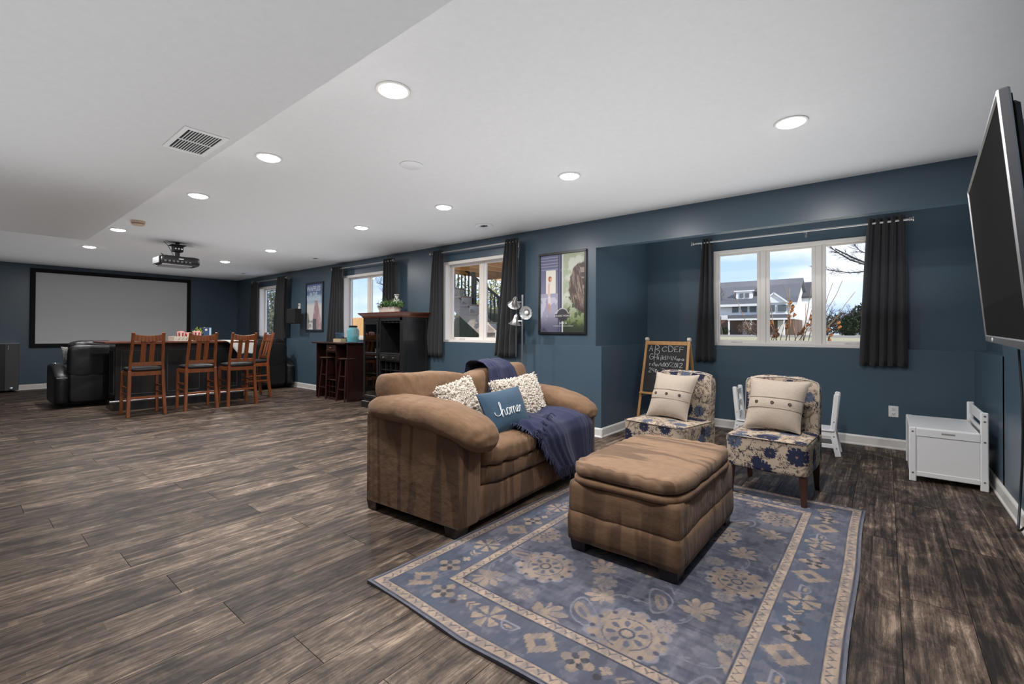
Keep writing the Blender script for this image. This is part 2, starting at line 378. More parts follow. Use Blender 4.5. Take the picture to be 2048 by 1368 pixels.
# only boards the picture can show, nearest first
def inview(p):
    best = 1e9
    for px_ in (p[0], p[1]):
        for py in (p[2], (p[2]+p[3])/2, p[3]):
            d = Vector((px_, py, -1.18)); z = d.dot(fw)
            if z > .3 and abs(d.dot(r2)/z) < 1.2 and d.dot(u2)/z > -.85: best = min(best, math.hypot(px_, py))
    return best
vis = sorted([(inview(p), i) for i, p in enumerate(planks)])
single = set(i for d, i in vis[:298] if d < 1e8)
def plank_mb(p, g=.0012):
    m = MB(); m.box(p[0]+g, p[1]-g, p[2]+g, p[3]-g, -.006, 0, 0)
    v = list(m.v); v2 = []
    for q in v: v2.append(q)
    return m
rest = MB(); tones = []
for i, p in enumerate(planks):
    tn = random.random()
    if i in single:
        o = plank_mb(p).build('floor_plank', M_floor, fl); a = o.data.attributes.new('tone', 'FLOAT', 'FACE'); a.data.foreach_set('value', [tn]*len(o.data.polygons))
    else:
        q = plank_mb(p); rest.add(q.v, q.f); tones += [tn]*len(q.f)
o = rest.build('floor_plank', M_floor, fl); o['kind'] = 'stuff'; a = o.data.attributes.new('tone', 'FLOAT', 'FACE'); a.data.foreach_set('value', tones)
# ceiling and dropped section
struct('ceiling', MB().box(XF-.1, XE+.1, YS, YU+.1, HC, HC+.15), M_ceil)
struct('ceiling_drop', MB().box(-7.4, XE+.1, YS, 1.018, 2.25, HC+.02, .004), M_ceil)
struct('ceiling_alcove', MB().box(-2.8, XE+.2, YU+.1, YB+.1, HC, HC+.15), M_ceil)
# north wall: upper stud wall with three openings over a thicker foundation wall
WIN = [(-11.755, -10.395), (-8.0, -6.64), (-5.18, -3.82)]
ZS, ZT = 1.027, 2.226
nw = MB(); xs = [XF-.1]+[v for w_ in WIN for v in w_]+[-2.60]
for i in range(0, len(xs), 2): nw.box(xs[i], xs[i+1], YU, YU+.2, ZL-.02, HC+.05)
for a, b in WIN: nw.box(a, b, YU, YU+.2, ZT, HC+.05); nw.box(a, b, YU, YU+.2, ZL-.02, ZS)
nw.box(XF-.1, -2.60, YL, YU+.2, -.1, ZL)
nw.box(-2.60, -2.478, YL, YU+.2, -.1, ZL)
struct('wall_north', nw, M_wall)
struct('wall_alcove_west', MB().box(-2.80, -2.60, YU+.2, YB+.2, -.1, HC+.05).box(-2.60, -2.478, YU+.2, YB+.01, -.1, ZL), M_wall)
aw = MB(); AX0, AX1 = -1.715, -.03; AZ0, AZ1 = 1.022, 2.228
aw.box(-2.62, AX0, YB, YB+.2, ZL-.02, HC+.05).box(AX1, XE+.2, YB, YB+.2, ZL-.02, HC+.05).box(AX0, AX1, YB, YB+.2, AZ1, HC+.05).box(-2.62, XE+.2, YBL, YB+.2, -.1, AZ0)
struct('wall_alcove_north', aw, M_wall)
struct('wall_alcove_east', MB().box(XE+.09, XE+.3, YU+.05, YB+.2, ZL, HC+.05).box(XE, XE+.3, YU, YB+.2, -.1, ZL), M_wall)
struct('wall_beam', MB().box(-2.60, XE+.1, YU, YU+.10, 2.16, HC+.05), M_wall)
struct('wall_east', MB().box(XE, XE+.3, YS, YU+.05, -.1, HC+.05), M_wall)
struct('wall_west', MB().box(XF-.2, XF, YS-.1, YU+.2, -.1, HC+.05), M_wall)
struct('wall_south', MB().box(XF-.1, XE+.1, YS-.2, YS, -.1, HC+.05), M_wall)
# baseboards with shoe moulding
def base(name, p0, p1, n):
    p0 = Vector(p0); p1 = Vector(p1); n = Vector(n)
    m = MB(); prof = [(0, 0), (.024, 0), (.024, .010), (.016, .020), (.0155, .088), (.011, .098), (.004, .104), (0, .104)]
    v = [p+n*a+Vector((0, 0, z)) for p in (p0, p1) for a, z in prof]; k = len(prof)
    f = [(i, (i+1) % k, k+(i+1) % k, k+i) for i in range(k)]+[tuple(range(k)), tuple(range(k, 2*k))]
    return struct(name, m.add(v, f), M_white)
base('baseboard_north', (XF, YL, 0), (-2.456, YL, 0), (0, -1, 0))
base('baseboard_alcove_west', (-2.478, YL-.022, 0), (-2.478, YBL, 0), (1, 0, 0))
base('baseboard_alcove_north', (-2.478, YBL, 0), (XE, YBL, 0), (0, -1, 0))
base('baseboard_east', (XE, YS, 0), (XE, YBL, 0), (-1, 0, 0))
base('baseboard_west', (XF, YS, 0), (XF, YL, 0), (1, 0, 0))
base('baseboard_south', (XF, YS, 0), (XE, YS, 0), (0, 1, 0))
# windows
def window(num, x0, x1, z0, z1, yw, reveal, splits, cranks):
    """splits: x positions of the mullion centres; sashes sit 'reveal' behind the wall face"""
    e = empty(f'window_{num}', ((x0+x1)/2, yw, z0), kind='structure'); inv = (-(x0+x1)/2, -yw, -z0)
    def P(name, mb, m): mb.v = [(a+inv[0], b+inv[1], c+inv[2]) for a, b, c in mb.v]; return mb.build(name, m, e)
    t = .042
    cs = MB()   # casing bars flush with the wall, then jamb liner
    cs.box(x0, x0+t, yw-.012, yw+.02, z0, z1, .003).box(x1-t, x1, yw-.012, yw+.02, z0, z1, .003).box(x0+t, x1-t, yw-.012, yw+.02, z1-t, z1, .003).box(x0+t, x1-t, yw-.016, yw+.02, z0, z0+t*.9, .003)
    P('casing', cs, M_vinyl)
    jl = MB(); d = reveal+.04
    jl.box(x0+.01, x0+t*.55, yw+.01, yw+d, z0+.01, z1-.01).box(x1-t*.55, x1-.01, yw+.01, yw+d, z0+.01, z1-.01).box(x0+.01, x1-.01, yw+.01, yw+d, z1-t*.55, z1-.01).box(x0+.01, x1-.01, yw+.01, yw+d, z0+.008, z0+t*.55)
    P('jamb', jl, M_vinyl)
    edges = [x0+t*.55]+list(splits)+[x1-t*.55]; mw = .030
    for s_ in splits: P('mullion', MB().box(s_-mw, s_+mw, yw+reveal-.012, yw+reveal+.05, z0+.02, z1-.02, .004), M_vinyl)
    for i in range(len(edges)-1):
        a = edges[i]+(mw if i else 0); b = edges[i+1]-(mw if i < len(edges)-2 else 0); fr = .038; y0 = yw+reveal
        s2 = MB(); za, zb = z0+t*.55, z1-t*.55
        s2.box(a, a+fr, y0, y0+.035, za, zb, .004).box(b-fr, b, y0, y0+.035, za, zb, .004).box(a+fr, b-fr, y0, y0+.035, zb-fr, zb, .004).box(a+fr, b-fr, y0, y0+.035, za, za+fr*1.3, .004)
        so_ = P('sash', s2, M_vinyl)
        P('pane', MB().box(a+fr, b-fr, y0+.015, y0+.019, za+fr*1.3, zb-fr), M_glass)
    for cx in cranks:
        c = MB(); y0 = yw+reveal; c.box(cx-.035, cx+.035, y0-.022, y0, z0+t*.55+.004, z0+t*.55+.028, .006); c.bar((cx-.02, y0-.02, z0+.05), (cx+.09, y0-.03, z0+.042), .012, .012, .003); c.tube([(cx+.09, y0-.03, z0+.034), (cx+.09, y0-.03, z0+.052)], .009)
        P('crank_handle', c, mat('putty_plastic', (.62, .60, .56), .4))
    return e
window(1, *WIN[0], ZS, ZT, YU, .12, [-11.075], [-11.5])
window(2, *WIN[1], ZS, ZT, YU, .12, [-7.32], [-7.75])
window(3, *WIN[2], ZS, ZT, YU, .12, [-4.50], [-4.92, -4.05])
window(4, AX0, AX1, AZ0, AZ1, YB, .045, [-1.155, -.590], [-1.48, -.32])
# ceiling can lights
def can(x, y, lab):
    e = empty('ceiling_light', (x, y, HC), lab, 'light', 'recessed ceiling lights')
    MB().lathe([(.074, .0), (.092, .0), (.094, -.003), (.090, -.007), (.078, -.008), (.074, -.004)], n=32).build('trim_ring', M_white, e, smooth='auto')
    MB().lathe([(.0001, -.024), (.035, -.022), (.060, -.017), (.074, -.010), (.076, -.004), (.0001, -.004)], n=32).build('lens', mat('lit_lens', (1, 1, 1), .5, emit=(1, .98, .96, 16)), e)
    d = bpy.data.lights.new('can_lamp', 'AREA'); d.shape = 'DISK'; d.size = .12; d.energy = CAN_POWER; d.color = (1, .972, .945)
    lo = bpy.data.objects.new('can_lamp', d); C.objects.link(lo); lo.parent = e; lo.location = (0, 0, -.026)
    return e
CANLAB = {0: None, 1: 'lit round recessed ceiling light nearest the seam of the lowered ceiling, above the sofa', 2: 'lit recessed ceiling light second from the front beside the lowered ceiling edge',
 3: 'lit recessed ceiling light third along the lowered ceiling edge', 4: 'lit recessed ceiling light just beyond the yellowed smoke detector', 5: 'lit recessed ceiling light farthest left, in front of the big screen',
 6: 'lit recessed ceiling light on the right nearest the wall television', 7: 'lit recessed ceiling light above the loveseat in the window-side row', 8: 'lit recessed ceiling light beside the round ceiling speaker by the stair-view window',
 9: 'lit recessed ceiling light over the black wine cabinet', 10: 'small lit recessed ceiling light right of the projector, nearer one of two', 11: 'smallest lit recessed ceiling light right of the projector, farther one'}
for i, (x, y) in enumerate(CAN): can(x, y, CANLAB[i] or 'lit recessed ceiling light just past the top edge, right of centre')
# round ceiling speakers
for x, y, lab in ((-3.815, 4.124, 'white round slotted ceiling fixture above the window with the outdoor stairs'), (-7.883, 4.106, 'white round slotted ceiling fixture above the window behind the brown bar cabinet'), (-11.236, 4.17, 'white round slotted ceiling fixture in the far corner near the screen wall')):
    e = empty('ceiling_fixture', (x, y, HC), lab, 'ceiling fixture', 'round slotted ceiling fixtures')
    MB().lathe([(.070, 0), (.115, 0), (.116, -.005), (.105, -.012), (.074, -.012), (.068, -.004)], n=36).build('trim_ring', M_lacq, e, smooth='auto')
    MB().lathe([(.0001, -.006), (.072, -.006), (.072, -.002), (.0001, -.002)], n=30).build('baffle', M_white, e)
    for s_ in (-.025, .0, .025): MB().box(-.05+abs(s_)*.5, .05-abs(s_)*.5, s_-.007, s_+.007, -.010, -.006, .002).build('slot', M_blackm, e)
tag(MB().lathe([(.0001, -.014), (.080, -.012), (.092, -.006), (.092, 0), (.0001, 0)], n=36).build('cover_plate', M_lacq, loc=(-2.876, 2.271, HC), smooth='auto'), 'plain white round cover plate on the ceiling', 'cover plate')
e = empty('smoke_detector', (-6.915, 1.403, HC), 'yellowed round smoke detector near the lowered ceiling edge', 'smoke detector'); my = mat('yellowed_plastic', (.62, .46, .33), .5)
MB().lathe([(.0001, -.03), (.066, -.03), (.07, -.022), (.07, 0), (.0001, 0)], n=28).build('base', my, e, smooth='auto'); MB().lathe([(.0001, -.055), (.055, -.053), (.062, -.046), (.062, -.036), (.0001, -.036)], n=28).build('cover', my, e, smooth='auto')
# air vent in lowered ceiling
e = empty('ceiling_vent', (-3.035, .868, 2.25), 'white metal air register with dark slots in the lowered ceiling', 'vent')
L2, W2 = .205, .106; fr = MB(); fr.box(-L2, L2, W2-.026, W2, -.006, 0, .002).box(-L2, L2, -W2, -W2+.026, -.006, 0, .002).box(-L2, -L2+.03, -W2+.026, W2-.026, -.006, 0).box(L2-.03, L2, -W2+.026, W2-.026, -.006, 0).box(-.005, .005, -W2+.026, W2-.026, -.006, 0)
M_vent = mat('vent_enamel', (.93, .93, .93), .35); fr.build('frame', M_vent, e); MB().box(-L2+.03, L2-.03, -W2+.026, W2-.026, -.0014, -.0004).build('backing', M_blackm, e)
for i in range(1, 12):
    yy = -W2+.026+i*(2*W2-.052)/12
    for x0, x1 in ((-L2+.03, -.005), (.005, L2-.03)): MB().box(x0, x1, yy-.0020, yy+.0020, -.006, -.001, .0008).build('louver', M_vent, e)
# outlet, wall plate
e = empty('wall_outlet', (.062, YBL, .383), 'white duplex outlet low on the alcove wall left of the toy bench', 'outlet')
MB().box(-.040, .040, -.006, 0, -.057, .057, .003).build('cover_plate', M_lacq, e)
for s_ in (-.024, .024):
    MB().box(-.018, .018, -.009, -.004, s_-.016, s_+.016, .004).build('socket', M_lacq, e)
    sl = MB()
    for q in (-.007, .007): sl.box(q-.0015, q+.0015, -.0102, -.008, s_-.002, s_+.009)
    sl.box(-.003, .003, -.0102, -.008, s_-.011, s_-.006); sl.build('slots', M_blackm, e)
# ================================================================== CURTAINS AND RODS
def curtain(x0t, x1t, x0b, x1b, zt, zb, y, folds, seed, lab, grp):
    m = MB(); random.seed(seed); ph = random.random()*6
    xm0, xm1 = x0t+(x0b-x0t)*.3, x1t+(x1b-x1t)*.3
    def fn(u, v):
        s = v**.85
        a = x0t+(x0b-x0t)*s; b = x1t+(x1b-x1t)*s
        amp = .030*(1-.25*v)+.006*math.sin(5*v+seed)
        uu = u+.02*math.sin(9*u+seed)*v
        yy = y+amp*math.sin(2*math.pi*folds*uu+ph)+.008*noise.noise(Vector((u*8, v*3, seed)))
        xx = a+(b-a)*u+.010*math.sin(4*math.pi*folds*uu+ph)*(b-a)
        return Vector((xx, yy, zt+(zb-zt)*v+.006*math.sin(2*math.pi*folds*u+ph)*v))
    m.grid(fn, folds*14, 26)
    o = m.build('curtain', M_blackcurt, smooth=True); md = o.modifiers.new('thickness', 'SOLIDIFY'); md.thickness = .004
    tag(o, lab, 'curtain', grp)
    for i in range(folds):
        u = (i+.5)/folds; p = fn(u, .0)
        MB().grid(lambda a, b: Vector((p.x+.003*math.cos(2*math.pi*b), y+(.024+.004*math.cos(2*math.pi*b))*math.cos(2*math.pi*a), zt-.035+(.024+.004*math.cos(2*math.pi*b))*math.sin(2*math.pi*a))), 16, 6, True, True).build('grommet', M_steel, o, smooth=True)
    return o
def rod(x0, x1, y, z, yw, lab, brk):
    e = empty('curtain_rod', ((x0+x1)/2, y, z), lab, 'curtain rod', 'curtain rods'); h = (x1-x0)/2
    MB().tube([(-h, 0, 0), (h, 0, 0)], .011, 12).build('pole', M_steel, e, smooth='auto')
    for s_ in (-1, 1): MB().lathe([(.011, 0), (.024, .003), (.026, .008), (.016, .014), (.016, .022), (.028, .028), (.028, .036), (.001, .040)], (s_*h, 0, 0), 16, (s_, 0, 0)).build('finial', M_steel, e, smooth='auto')
    for b in brk:
        q = MB().box(b-(x0+x1)/2-.012, b-(x0+x1)/2+.012, yw-y-.006, yw-y, -.045, .03, .002); q.bar((b-(x0+x1)/2, 0, -.012), (b-(x0+x1)/2, yw-y, -.012), .010, .010); q.build('bracket', M_steel, e)
    return e
YC, YCA = 4.575, 6.065
KC = YC/4.62; KA = YCA/6.10
rod(-5.345*KC, -3.70*KC, YC, 1.18+(2.355-1.18)*KC, YU, 'brushed nickel curtain rod over the window showing outdoor stairs', (-5.28, -3.75))
rod(-8.19*KC, -6.33*KC, YC, 1.18+(2.355-1.18)*KC, YU, 'brushed nickel curtain rod over the window behind the black cabinet', (-8.1, -6.4))
rod(-11.85*KC, -10.13*KC, YC, 1.18+(2.345-1.18)*KC, YU, 'brushed nickel curtain rod over the farthest window near the screen wall', (-11.8, -10.2))
rod(-1.92*KA, .185*KA, YCA, 1.18+(2.335-1.18)*KA, YB, 'long brushed nickel curtain rod over the wide three-pane window', (-1.86, -.706, .12))
G = 'charcoal grommet curtains'
curtain(*[v*KC for v in (-5.30, -5.13, -5.50, -5.11)], *[1.18+(v-1.18)*KC for v in (2.395, .815)], YC, 4, 1, 'charcoal curtain left of the outdoor-stairs window, beside the black cabinet', G)
curtain(*[v*KC for v in (-3.87, -3.66, -4.07, -3.66)], *[1.18+(v-1.18)*KC for v in (2.395, .86)], YC, 4, 2, 'charcoal curtain right of the outdoor-stairs window, behind the floor lamp', G)
curtain(*[v*KC for v in (-8.20, -7.93, -8.47, -7.83)], *[1.18+(v-1.18)*KC for v in (2.395, .82)], YC, 5, 3, 'charcoal curtain left of the window behind the small bar cabinet', G)
curtain(*[v*KC for v in (-6.58, -6.30, -6.64, -6.26)], *[1.18+(v-1.18)*KC for v in (2.395, .84)], YC, 4, 4, 'charcoal curtain rising behind the leafy planter on the black cabinet', G)
curtain(*[v*KC for v in (-11.93, -11.64, -12.05, -11.56)], *[1.18+(v-1.18)*KC for v in (2.36, .86)], YC, 4, 5, 'charcoal curtain at the far left of the farthest window', G)
curtain(*[v*KC for v in (-10.48, -10.11, -10.74, -10.19)], *[1.18+(v-1.18)*KC for v in (2.38, .86)], YC, 5, 6, 'charcoal curtain beside the black wall speaker', G)
curtain(*[v*KA for v in (-1.825, -1.72, -1.92, -1.675)], *[1.18+(v-1.18)*KA for v in (2.385, .825)], YCA, 3, 7, 'narrow charcoal curtain beside the chalkboard easel', G)
curtain(*[v*KA for v in (-.15, .155, -.22, .17)], *[1.18+(v-1.18)*KA for v in (2.385, .85)], YCA, 5, 8, 'wide charcoal curtain right of the three-pane window', G)
# ================================================================== SCREEN, PROJECTOR, WALL SPEAKER
e = empty('projection_screen', (XF, 2.33, .828), 'large grey-white projection screen in a black frame on the far wall', 'projection screen')
W_, H_ = 2.69, 1.575; t = .075
f = MB(); f.box(.0, .05, -W_/2, W_/2, 0, t, .004).box(.0, .05, -W_/2, W_/2, H_-t, H_, .004).box(.0, .05, -W_/2, -W_/2+t, t, H_-t, .004).box(.0, .05, W_/2-t, W_/2, t, H_-t, .004); f.build('frame', mat('black_velvet', (.004, .004, .005), .9), e)
MB().box(.02, .03, -W_/2+t-.01, W_/2-t+.01, t-.01, H_-t+.01).build('screen_surface', M_screen, e)
e = empty('projector', (-8.15, 2.12, HC), 'black projector hanging from the ceiling in front of the screen', 'projector')
b = soft((0, 0, -.285), (.36, .50, .13), 9, 16); b.build('body', M_black, e, smooth=True)
MB().box(-.16, .16, -.262, -.248, -.34, -.24, .01).build('side_panel', mat('dark_grey_plastic', (.06, .06, .062), .4), e)
MB().box(-.17, .17, -.22, .14, -.362, -.346, .003).build('bottom_plate', mat('grey_plastic', (.22, .22, .22), .5), e)
MB().lathe([(.05, 0), (.05, .03), (.04, .034), (.001, .03)], (-.18, .12, -.285), 20, (-1, 0, 0)).build('lens', M_black, e, smooth='auto')
MB().box(-.06, .06, -.06, .06, -.14, -.05, .004).build('mount_bracket', M_blackm, e)
MB().box(-.09, .09, -.09, .09, -.052, -.040, .002).build('mount_plate', M_blackm, e)
mp2 = MB().tube([(0, 0, -.05), (0, 0, 0)], .025, 14); mp2.tube([(0, 0, -.22), (0, 0, -.13)], .03, 14); mp2.build('mount_pole', M_blackm, e)
for s_ in (-.038, 0, .038): MB().lathe([(.012, 0), (.012, .004), (.001, .005)], (.061, s_, -.10), 12, (1, 0, 0)).build('bolt', M_chrome, e)
for a in ((-.15, -.18), (.15, -.18), (-.15, .18), (.15, .18)): MB().bar((0, 0, -.215), (a[0], a[1], -.222), .016, .008).build('mount_arm', M_blackm, e)
MB().tube([(-.02, -.17, -.21), (.0, -.20, -.18), (.03, -.16, -.215), (.02, -.05, -.20), (.04, -.13, -.06), (.0, -.17, -.003)], .004, 6).build('cable', M_blackm, e)
for i in range(7): MB().box(.178, .184, -.20+i*.05, -.175+i*.05, -.315, -.29, .002).build('port', mat('port_grey', (.12, .12, .12), .4), e)
MB().box(.179, .183, -.03, .03, -.27, -.255, .001).build('badge', M_chrome, e)
tag(MB().lathe([(.0001, -.012), (.055, -.01), (.06, 0), (.0001, 0)], n=24).build('blank_plate', M_lacq, loc=(-8.33, 2.33, HC)), 'white round cap on the ceiling beside the projector mount', 'cover plate')
tag(MB().lathe([(.0001, -.012), (.045, -.01), (.05, 0), (.0001, 0)], n=24).build('cable_plate', M_lacq, loc=(-8.17, 1.93, HC)), 'small white cable plate on the ceiling left of the projector mount', 'cover plate')
e = empty('wall_speaker', (-9.52, YL, 1.33), 'small black box speaker on the blue wall left of the tall poster', 'speaker')
MB().box(-.17, .17, -.20, -.05, 0, .31, .008).build('cabinet', M_blackm, e); MB().box(-.16, .16, -.206, -.198, .01, .30, .004).build('grille', M_black, e); MB().bar((0, -.06, .15), (0, .0, .15), .05, .05).build('bracket', M_black, e)
e = empty('thermostat', (-9.70, YU, 1.64), 'small white wall thermostat just above the black wall speaker', 'thermostat')
MB().box(-.04, .04, -.025, 0, 0, .13, .006).build('housing', M_lacq, e); MB().box(-.025, .025, -.028, -.024, .07, .105, .002).build('display', mat('lcd', (.25, .3, .28), .3), e)
# ================================================================== POSTERS
def paint_grid(nx, nz, wd, ht, fn, y=0):
    U, V = np.meshgrid(np.linspace(0, 1, nx), np.linspace(0, 1, nz), indexing='ij'); col = fn(U, V).reshape(-1, 3)
    v = [((u-.5)*wd, y, v_*ht) for u, v_ in zip(U.ravel(), V.ravel())]
    f = [(i*nz+j, (i+1)*nz+j, (i+1)*nz+j+1, i*nz+j+1) for i in range(nx-1) for j in range(nz-1)]
    m = MB(); m.add(v, f); return m, np.c_[col, np.ones(len(col))]
def fnoise(U, V, s, seed, oct=4):
    out = np.zeros_like(U); amp = 1; tot = 0
    r = np.random.default_rng(seed)
    for o in range(oct):
        n_ = int(s*2**o)+2; g = r.random((n_+1, n_+1)); x = U*(n_-1); y = V*(n_-1); i = np.clip(x.astype(int), 0, n_-1); j = np.clip(y.astype(int), 0, n_-1)
        fx = x-i; fy = y-j; fx = fx*fx*(3-2*fx); fy = fy*fy*(3-2*fy)
        out += amp*((g[i, j]*(1-fx)+g[i+1, j]*fx)*(1-fy)+(g[i, j+1]*(1-fx)+g[i+1, j+1]*fx)*fy); tot += amp; amp *= .55
    return out/tot
def lay(c, m, col): m = np.clip(m, 0, 1)[..., None]; return c*(1-m)+np.array(col)*m
def sstep(a, b, x): t_ = np.clip((x-a)/(b-a), 0, 1); return t_*t_*(3-2*t_)
def art1(U, V):
    c = np.ones(U.shape+(3,))*np.array(srgb(118, 118, 148))
    n1 = fnoise(U, V, 6, 3); n2 = fnoise(U, V, 20, 4)
    c = lay(c, (U < .42)*sstep(.5, .9, V), srgb(96, 98, 128)); c = lay(c, (U < .42)*((V*26) % 1 < .25)*(V > .80), srgb(150, 152, 178))
    c = lay(c, (U < .42)*(V < .5), srgb(160, 158, 180)); c = lay(c, (U < .42)*(V < .45)*(n1 > .5), srgb(190, 188, 205)); c = lay(c, sstep(.28, .02, V)*(U < .5), srgb(88, 88, 112))
    c = lay(c, (U > .13)*(U < .36)*(V > .50)*(V < .80), srgb(226, 222, 210))
    right = U > .50
    c = lay(c, right, srgb(202, 206, 196)); c = lay(c, right*sstep(.45, .62, n1), srgb(166, 176, 152)); c = lay(c, right*sstep(.52, .1, V), srgb(116, 132, 84)); c = lay(c, right*sstep(.5, .62, n2)*(V < .45), srgb(74, 88, 52)); c = lay(c, right*sstep(.18, .04, V), srgb(40, 52, 34))
    # a plain boulder-like brown mass on the right edge
    st_n = fnoise(U*.9+V*.25, V*.22, 60, 15, 3); d = ((U-1.05)/.40)**2+((V-.56)/.33)**2+.45*(n1-.5)+.25*(n2-.5); m_ = sstep(1.05, .92, d)*right
    c = lay(c, m_, srgb(118, 100, 92)); c = lay(c, m_*sstep(.48, .6, st_n), srgb(82, 68, 62)); c = lay(c, m_*sstep(.45, .3, st_n), srgb(150, 134, 124)); c = lay(c, m_*sstep(.42, .25, V), srgb(64, 52, 48))
    c = lay(c, (U > .41)*(U < .50), srgb(60, 62, 86)); c = lay(c, (U > .435)*(U < .455), srgb(100, 102, 130)); c = lay(c, (U > .50)*(U < .53), srgb(208, 214, 214))
    # small standing figure
    c = lay(c, ((U-.225)/.040)**2+((V-.690)/.036)**2 < 1, srgb(168, 92, 60)); c = lay(c, ((U-.240)/.022)**2+((V-.685)/.022)**2 < 1, srgb(212, 160, 140))
    c = lay(c, (abs(U-.205-.01*np.sin(V*20)) < .028)*(V > .36)*(V < .655), srgb(216, 206, 208)); c = lay(c, (abs(U-.208) < .016)*(V > .27)*(V < .37), srgb(196, 146, 126)); c = lay(c, (abs(U-.20) < .012)*(V > .47)*(V < .63), srgb(204, 158, 140))
    return c
def art2(U, V):
    n1 = fnoise(U, V, 5, 8)
    c = np.ones(U.shape+(3,))*np.array(srgb(222, 220, 216)); c = lay(c, sstep(.52, .62, V), srgb(165, 190, 208)); c = lay(c, sstep(.70, .80, V), srgb(98, 118, 160))
    # plain tapering grey-mauve mass standing on the right
    wv = .19+.10*np.sin(V*5+1.2)*(V < .66); m = (abs(U-.66+.12*(V-.2)) < wv)*(V < .66)
    c = lay(c, m, srgb(172, 144, 150)); c = lay(c, m*(U < .62)*(V < .24), srgb(96, 96, 100)); c = lay(c, m*(n1 > .55), srgb(198, 172, 174))
    return c
def poster(name, cx, z, wd, ht, bw, fm, art, nx, nz, lab):
    e = empty(name, (cx, YU, z), lab, 'poster'); f = MB()
    f.box(-wd/2, wd/2, -.025, 0, 0, bw, .003).box(-wd/2, wd/2, -.025, 0, ht-bw, ht, .003).box(-wd/2, -wd/2+bw, -.025, 0, bw, ht-bw, .003).box(wd/2-bw, wd/2, -.025, 0, bw, ht-bw, .003); f.build('frame', fm, e)
    m, col = paint_grid(nx, nz, wd-2*bw+.004, ht-2*bw+.004, art); m.v = [(a, -.012, c_+bw-.002) for a, b_, c_ in m.v]
    m.build('print', M_paint, e, colors=col)
    MB().box(-wd/2+bw, wd/2-bw, -.0165, -.0155, bw, ht-bw).build('glazing', glass('poster_glazing', (1, 1, 1), .0005), e)
    return e
e = poster('framed_poster', -3.058, 1.154, .690, 1.009, .028, mat('black_frame', (.012, .012, .014), .35), art1, 150, 220, 'black framed poster with green and grey art beside the three-headed floor lamp')
Mwt = mat('white_ink', (.80, .80, .82), .6); Mdk = mat('dark_ink', (.045, .04, .05), .6)
em = MB(); em.grid(lambda u, v: Vector((.01+v*.088*math.cos(math.pi*u), -.0135, .235+v*.088*math.sin(math.pi*u))), 24, 2).build('emblem_arch', mat('pale_ink', (.42, .40, .42), .6), e)
MB().grid(lambda u, v: Vector((.01+v*.078*math.cos(2*math.pi*u), -.0142, .235+v*.074*math.sin(2*math.pi*u))), 28, 2).build('emblem_disc', Mdk, e)
MB().box(-.095, .115, -.0150, -.0144, .205, .250).build('emblem_band', Mdk, e)
text('JURASSIC WORLD', 'title_lettering', mat('silver_ink', (.55, .53, .55), .5), e, .030, (.01, -.0153, .217), (1, 0, 0), (0, 0, 1), .0003, bold=.0004)
text('JUNE 12', 'date_lettering', Mwt, e, .030, (.02, -.0135, .128), (1, 0, 0), (0, 0, 1), .0003)
text('IN THEATERS JUNE 12 IN REAL D 3D AND IMAX 3D', 'credit_lettering', Mwt, e, .0125, (.02, -.0135, .098), (1, 0, 0), (0, 0, 1), .0003)
e = poster('tall_framed_poster', -9.065, 1.171, .70, 1.01, .040, mat('navy_frame', (.020, .028, .045), .4), art2, 90, 140, 'tall navy framed poster of pale blue sky and a mauve shape, beside the wall speaker')
for i, s_ in enumerate(('WAFFLES', 'IN THE', 'RANGER')): text(s_, 'headline_lettering', mat('ice_ink', (.55, .63, .72), .6), e, (.135, .10, .145)[i], (-.04, -.0135, .835-.098*i), (1, 0, 0), (0, 0, 1), .0004, bold=.003)
for i, s_ in enumerate(('Shrek', 'IN', '3D')): text(s_, 'corner_lettering', Mdk, e, (.085, .03, .085)[i], (-.17, -.0135, .185-.05*i), (1, 0, 0), (0, 0, 1), .0004)
# ================================================================== LOVESEAT  (local: +x front, y along the width)
SR = R(3.5)
so_ = empty('loveseat', (-1.85, 1.815, 0), 'brown brushed-suede loveseat with puffy pillow arms facing the television', 'sofa', rz=SR)
SW = 1.74
def arm_panel(y0, y1):
    m = MB(); prof = [(-.84, .055), (-.012, .055), (.0, .075), (.0, .50), (-.02, .57), (-.08, .615), (-.3, .64), (-.84, .64)]
    def ring(y, ins): 
        cx, cz = -.42, .35; return [(x+(cx-x)*ins, y, z+(cz-z)*ins*1.2) for x, z in prof]
    v = ring(y0, .018)+ring(y0+.02, 0)+ring(y1-.02, 0)+ring(y1, .018); k = len(prof)
    f = [(r*k+i, r*k+(i+1) % k, (r+1)*k+(i+1) % k, (r+1)*k+i) for r in range(3) for i in range(k)]+[tuple(range(k)), tuple(range(3*k, 4*k))]
    return m.add(v, f)
for s_, nm in ((0, 0), (1, 1)):
    y0, y1 = ((0, .185), (SW-.185, SW))[s_]
    o = arm_panel(y0, y1).build('arm', M_suede_v, so_, smooth='auto', angle=50)
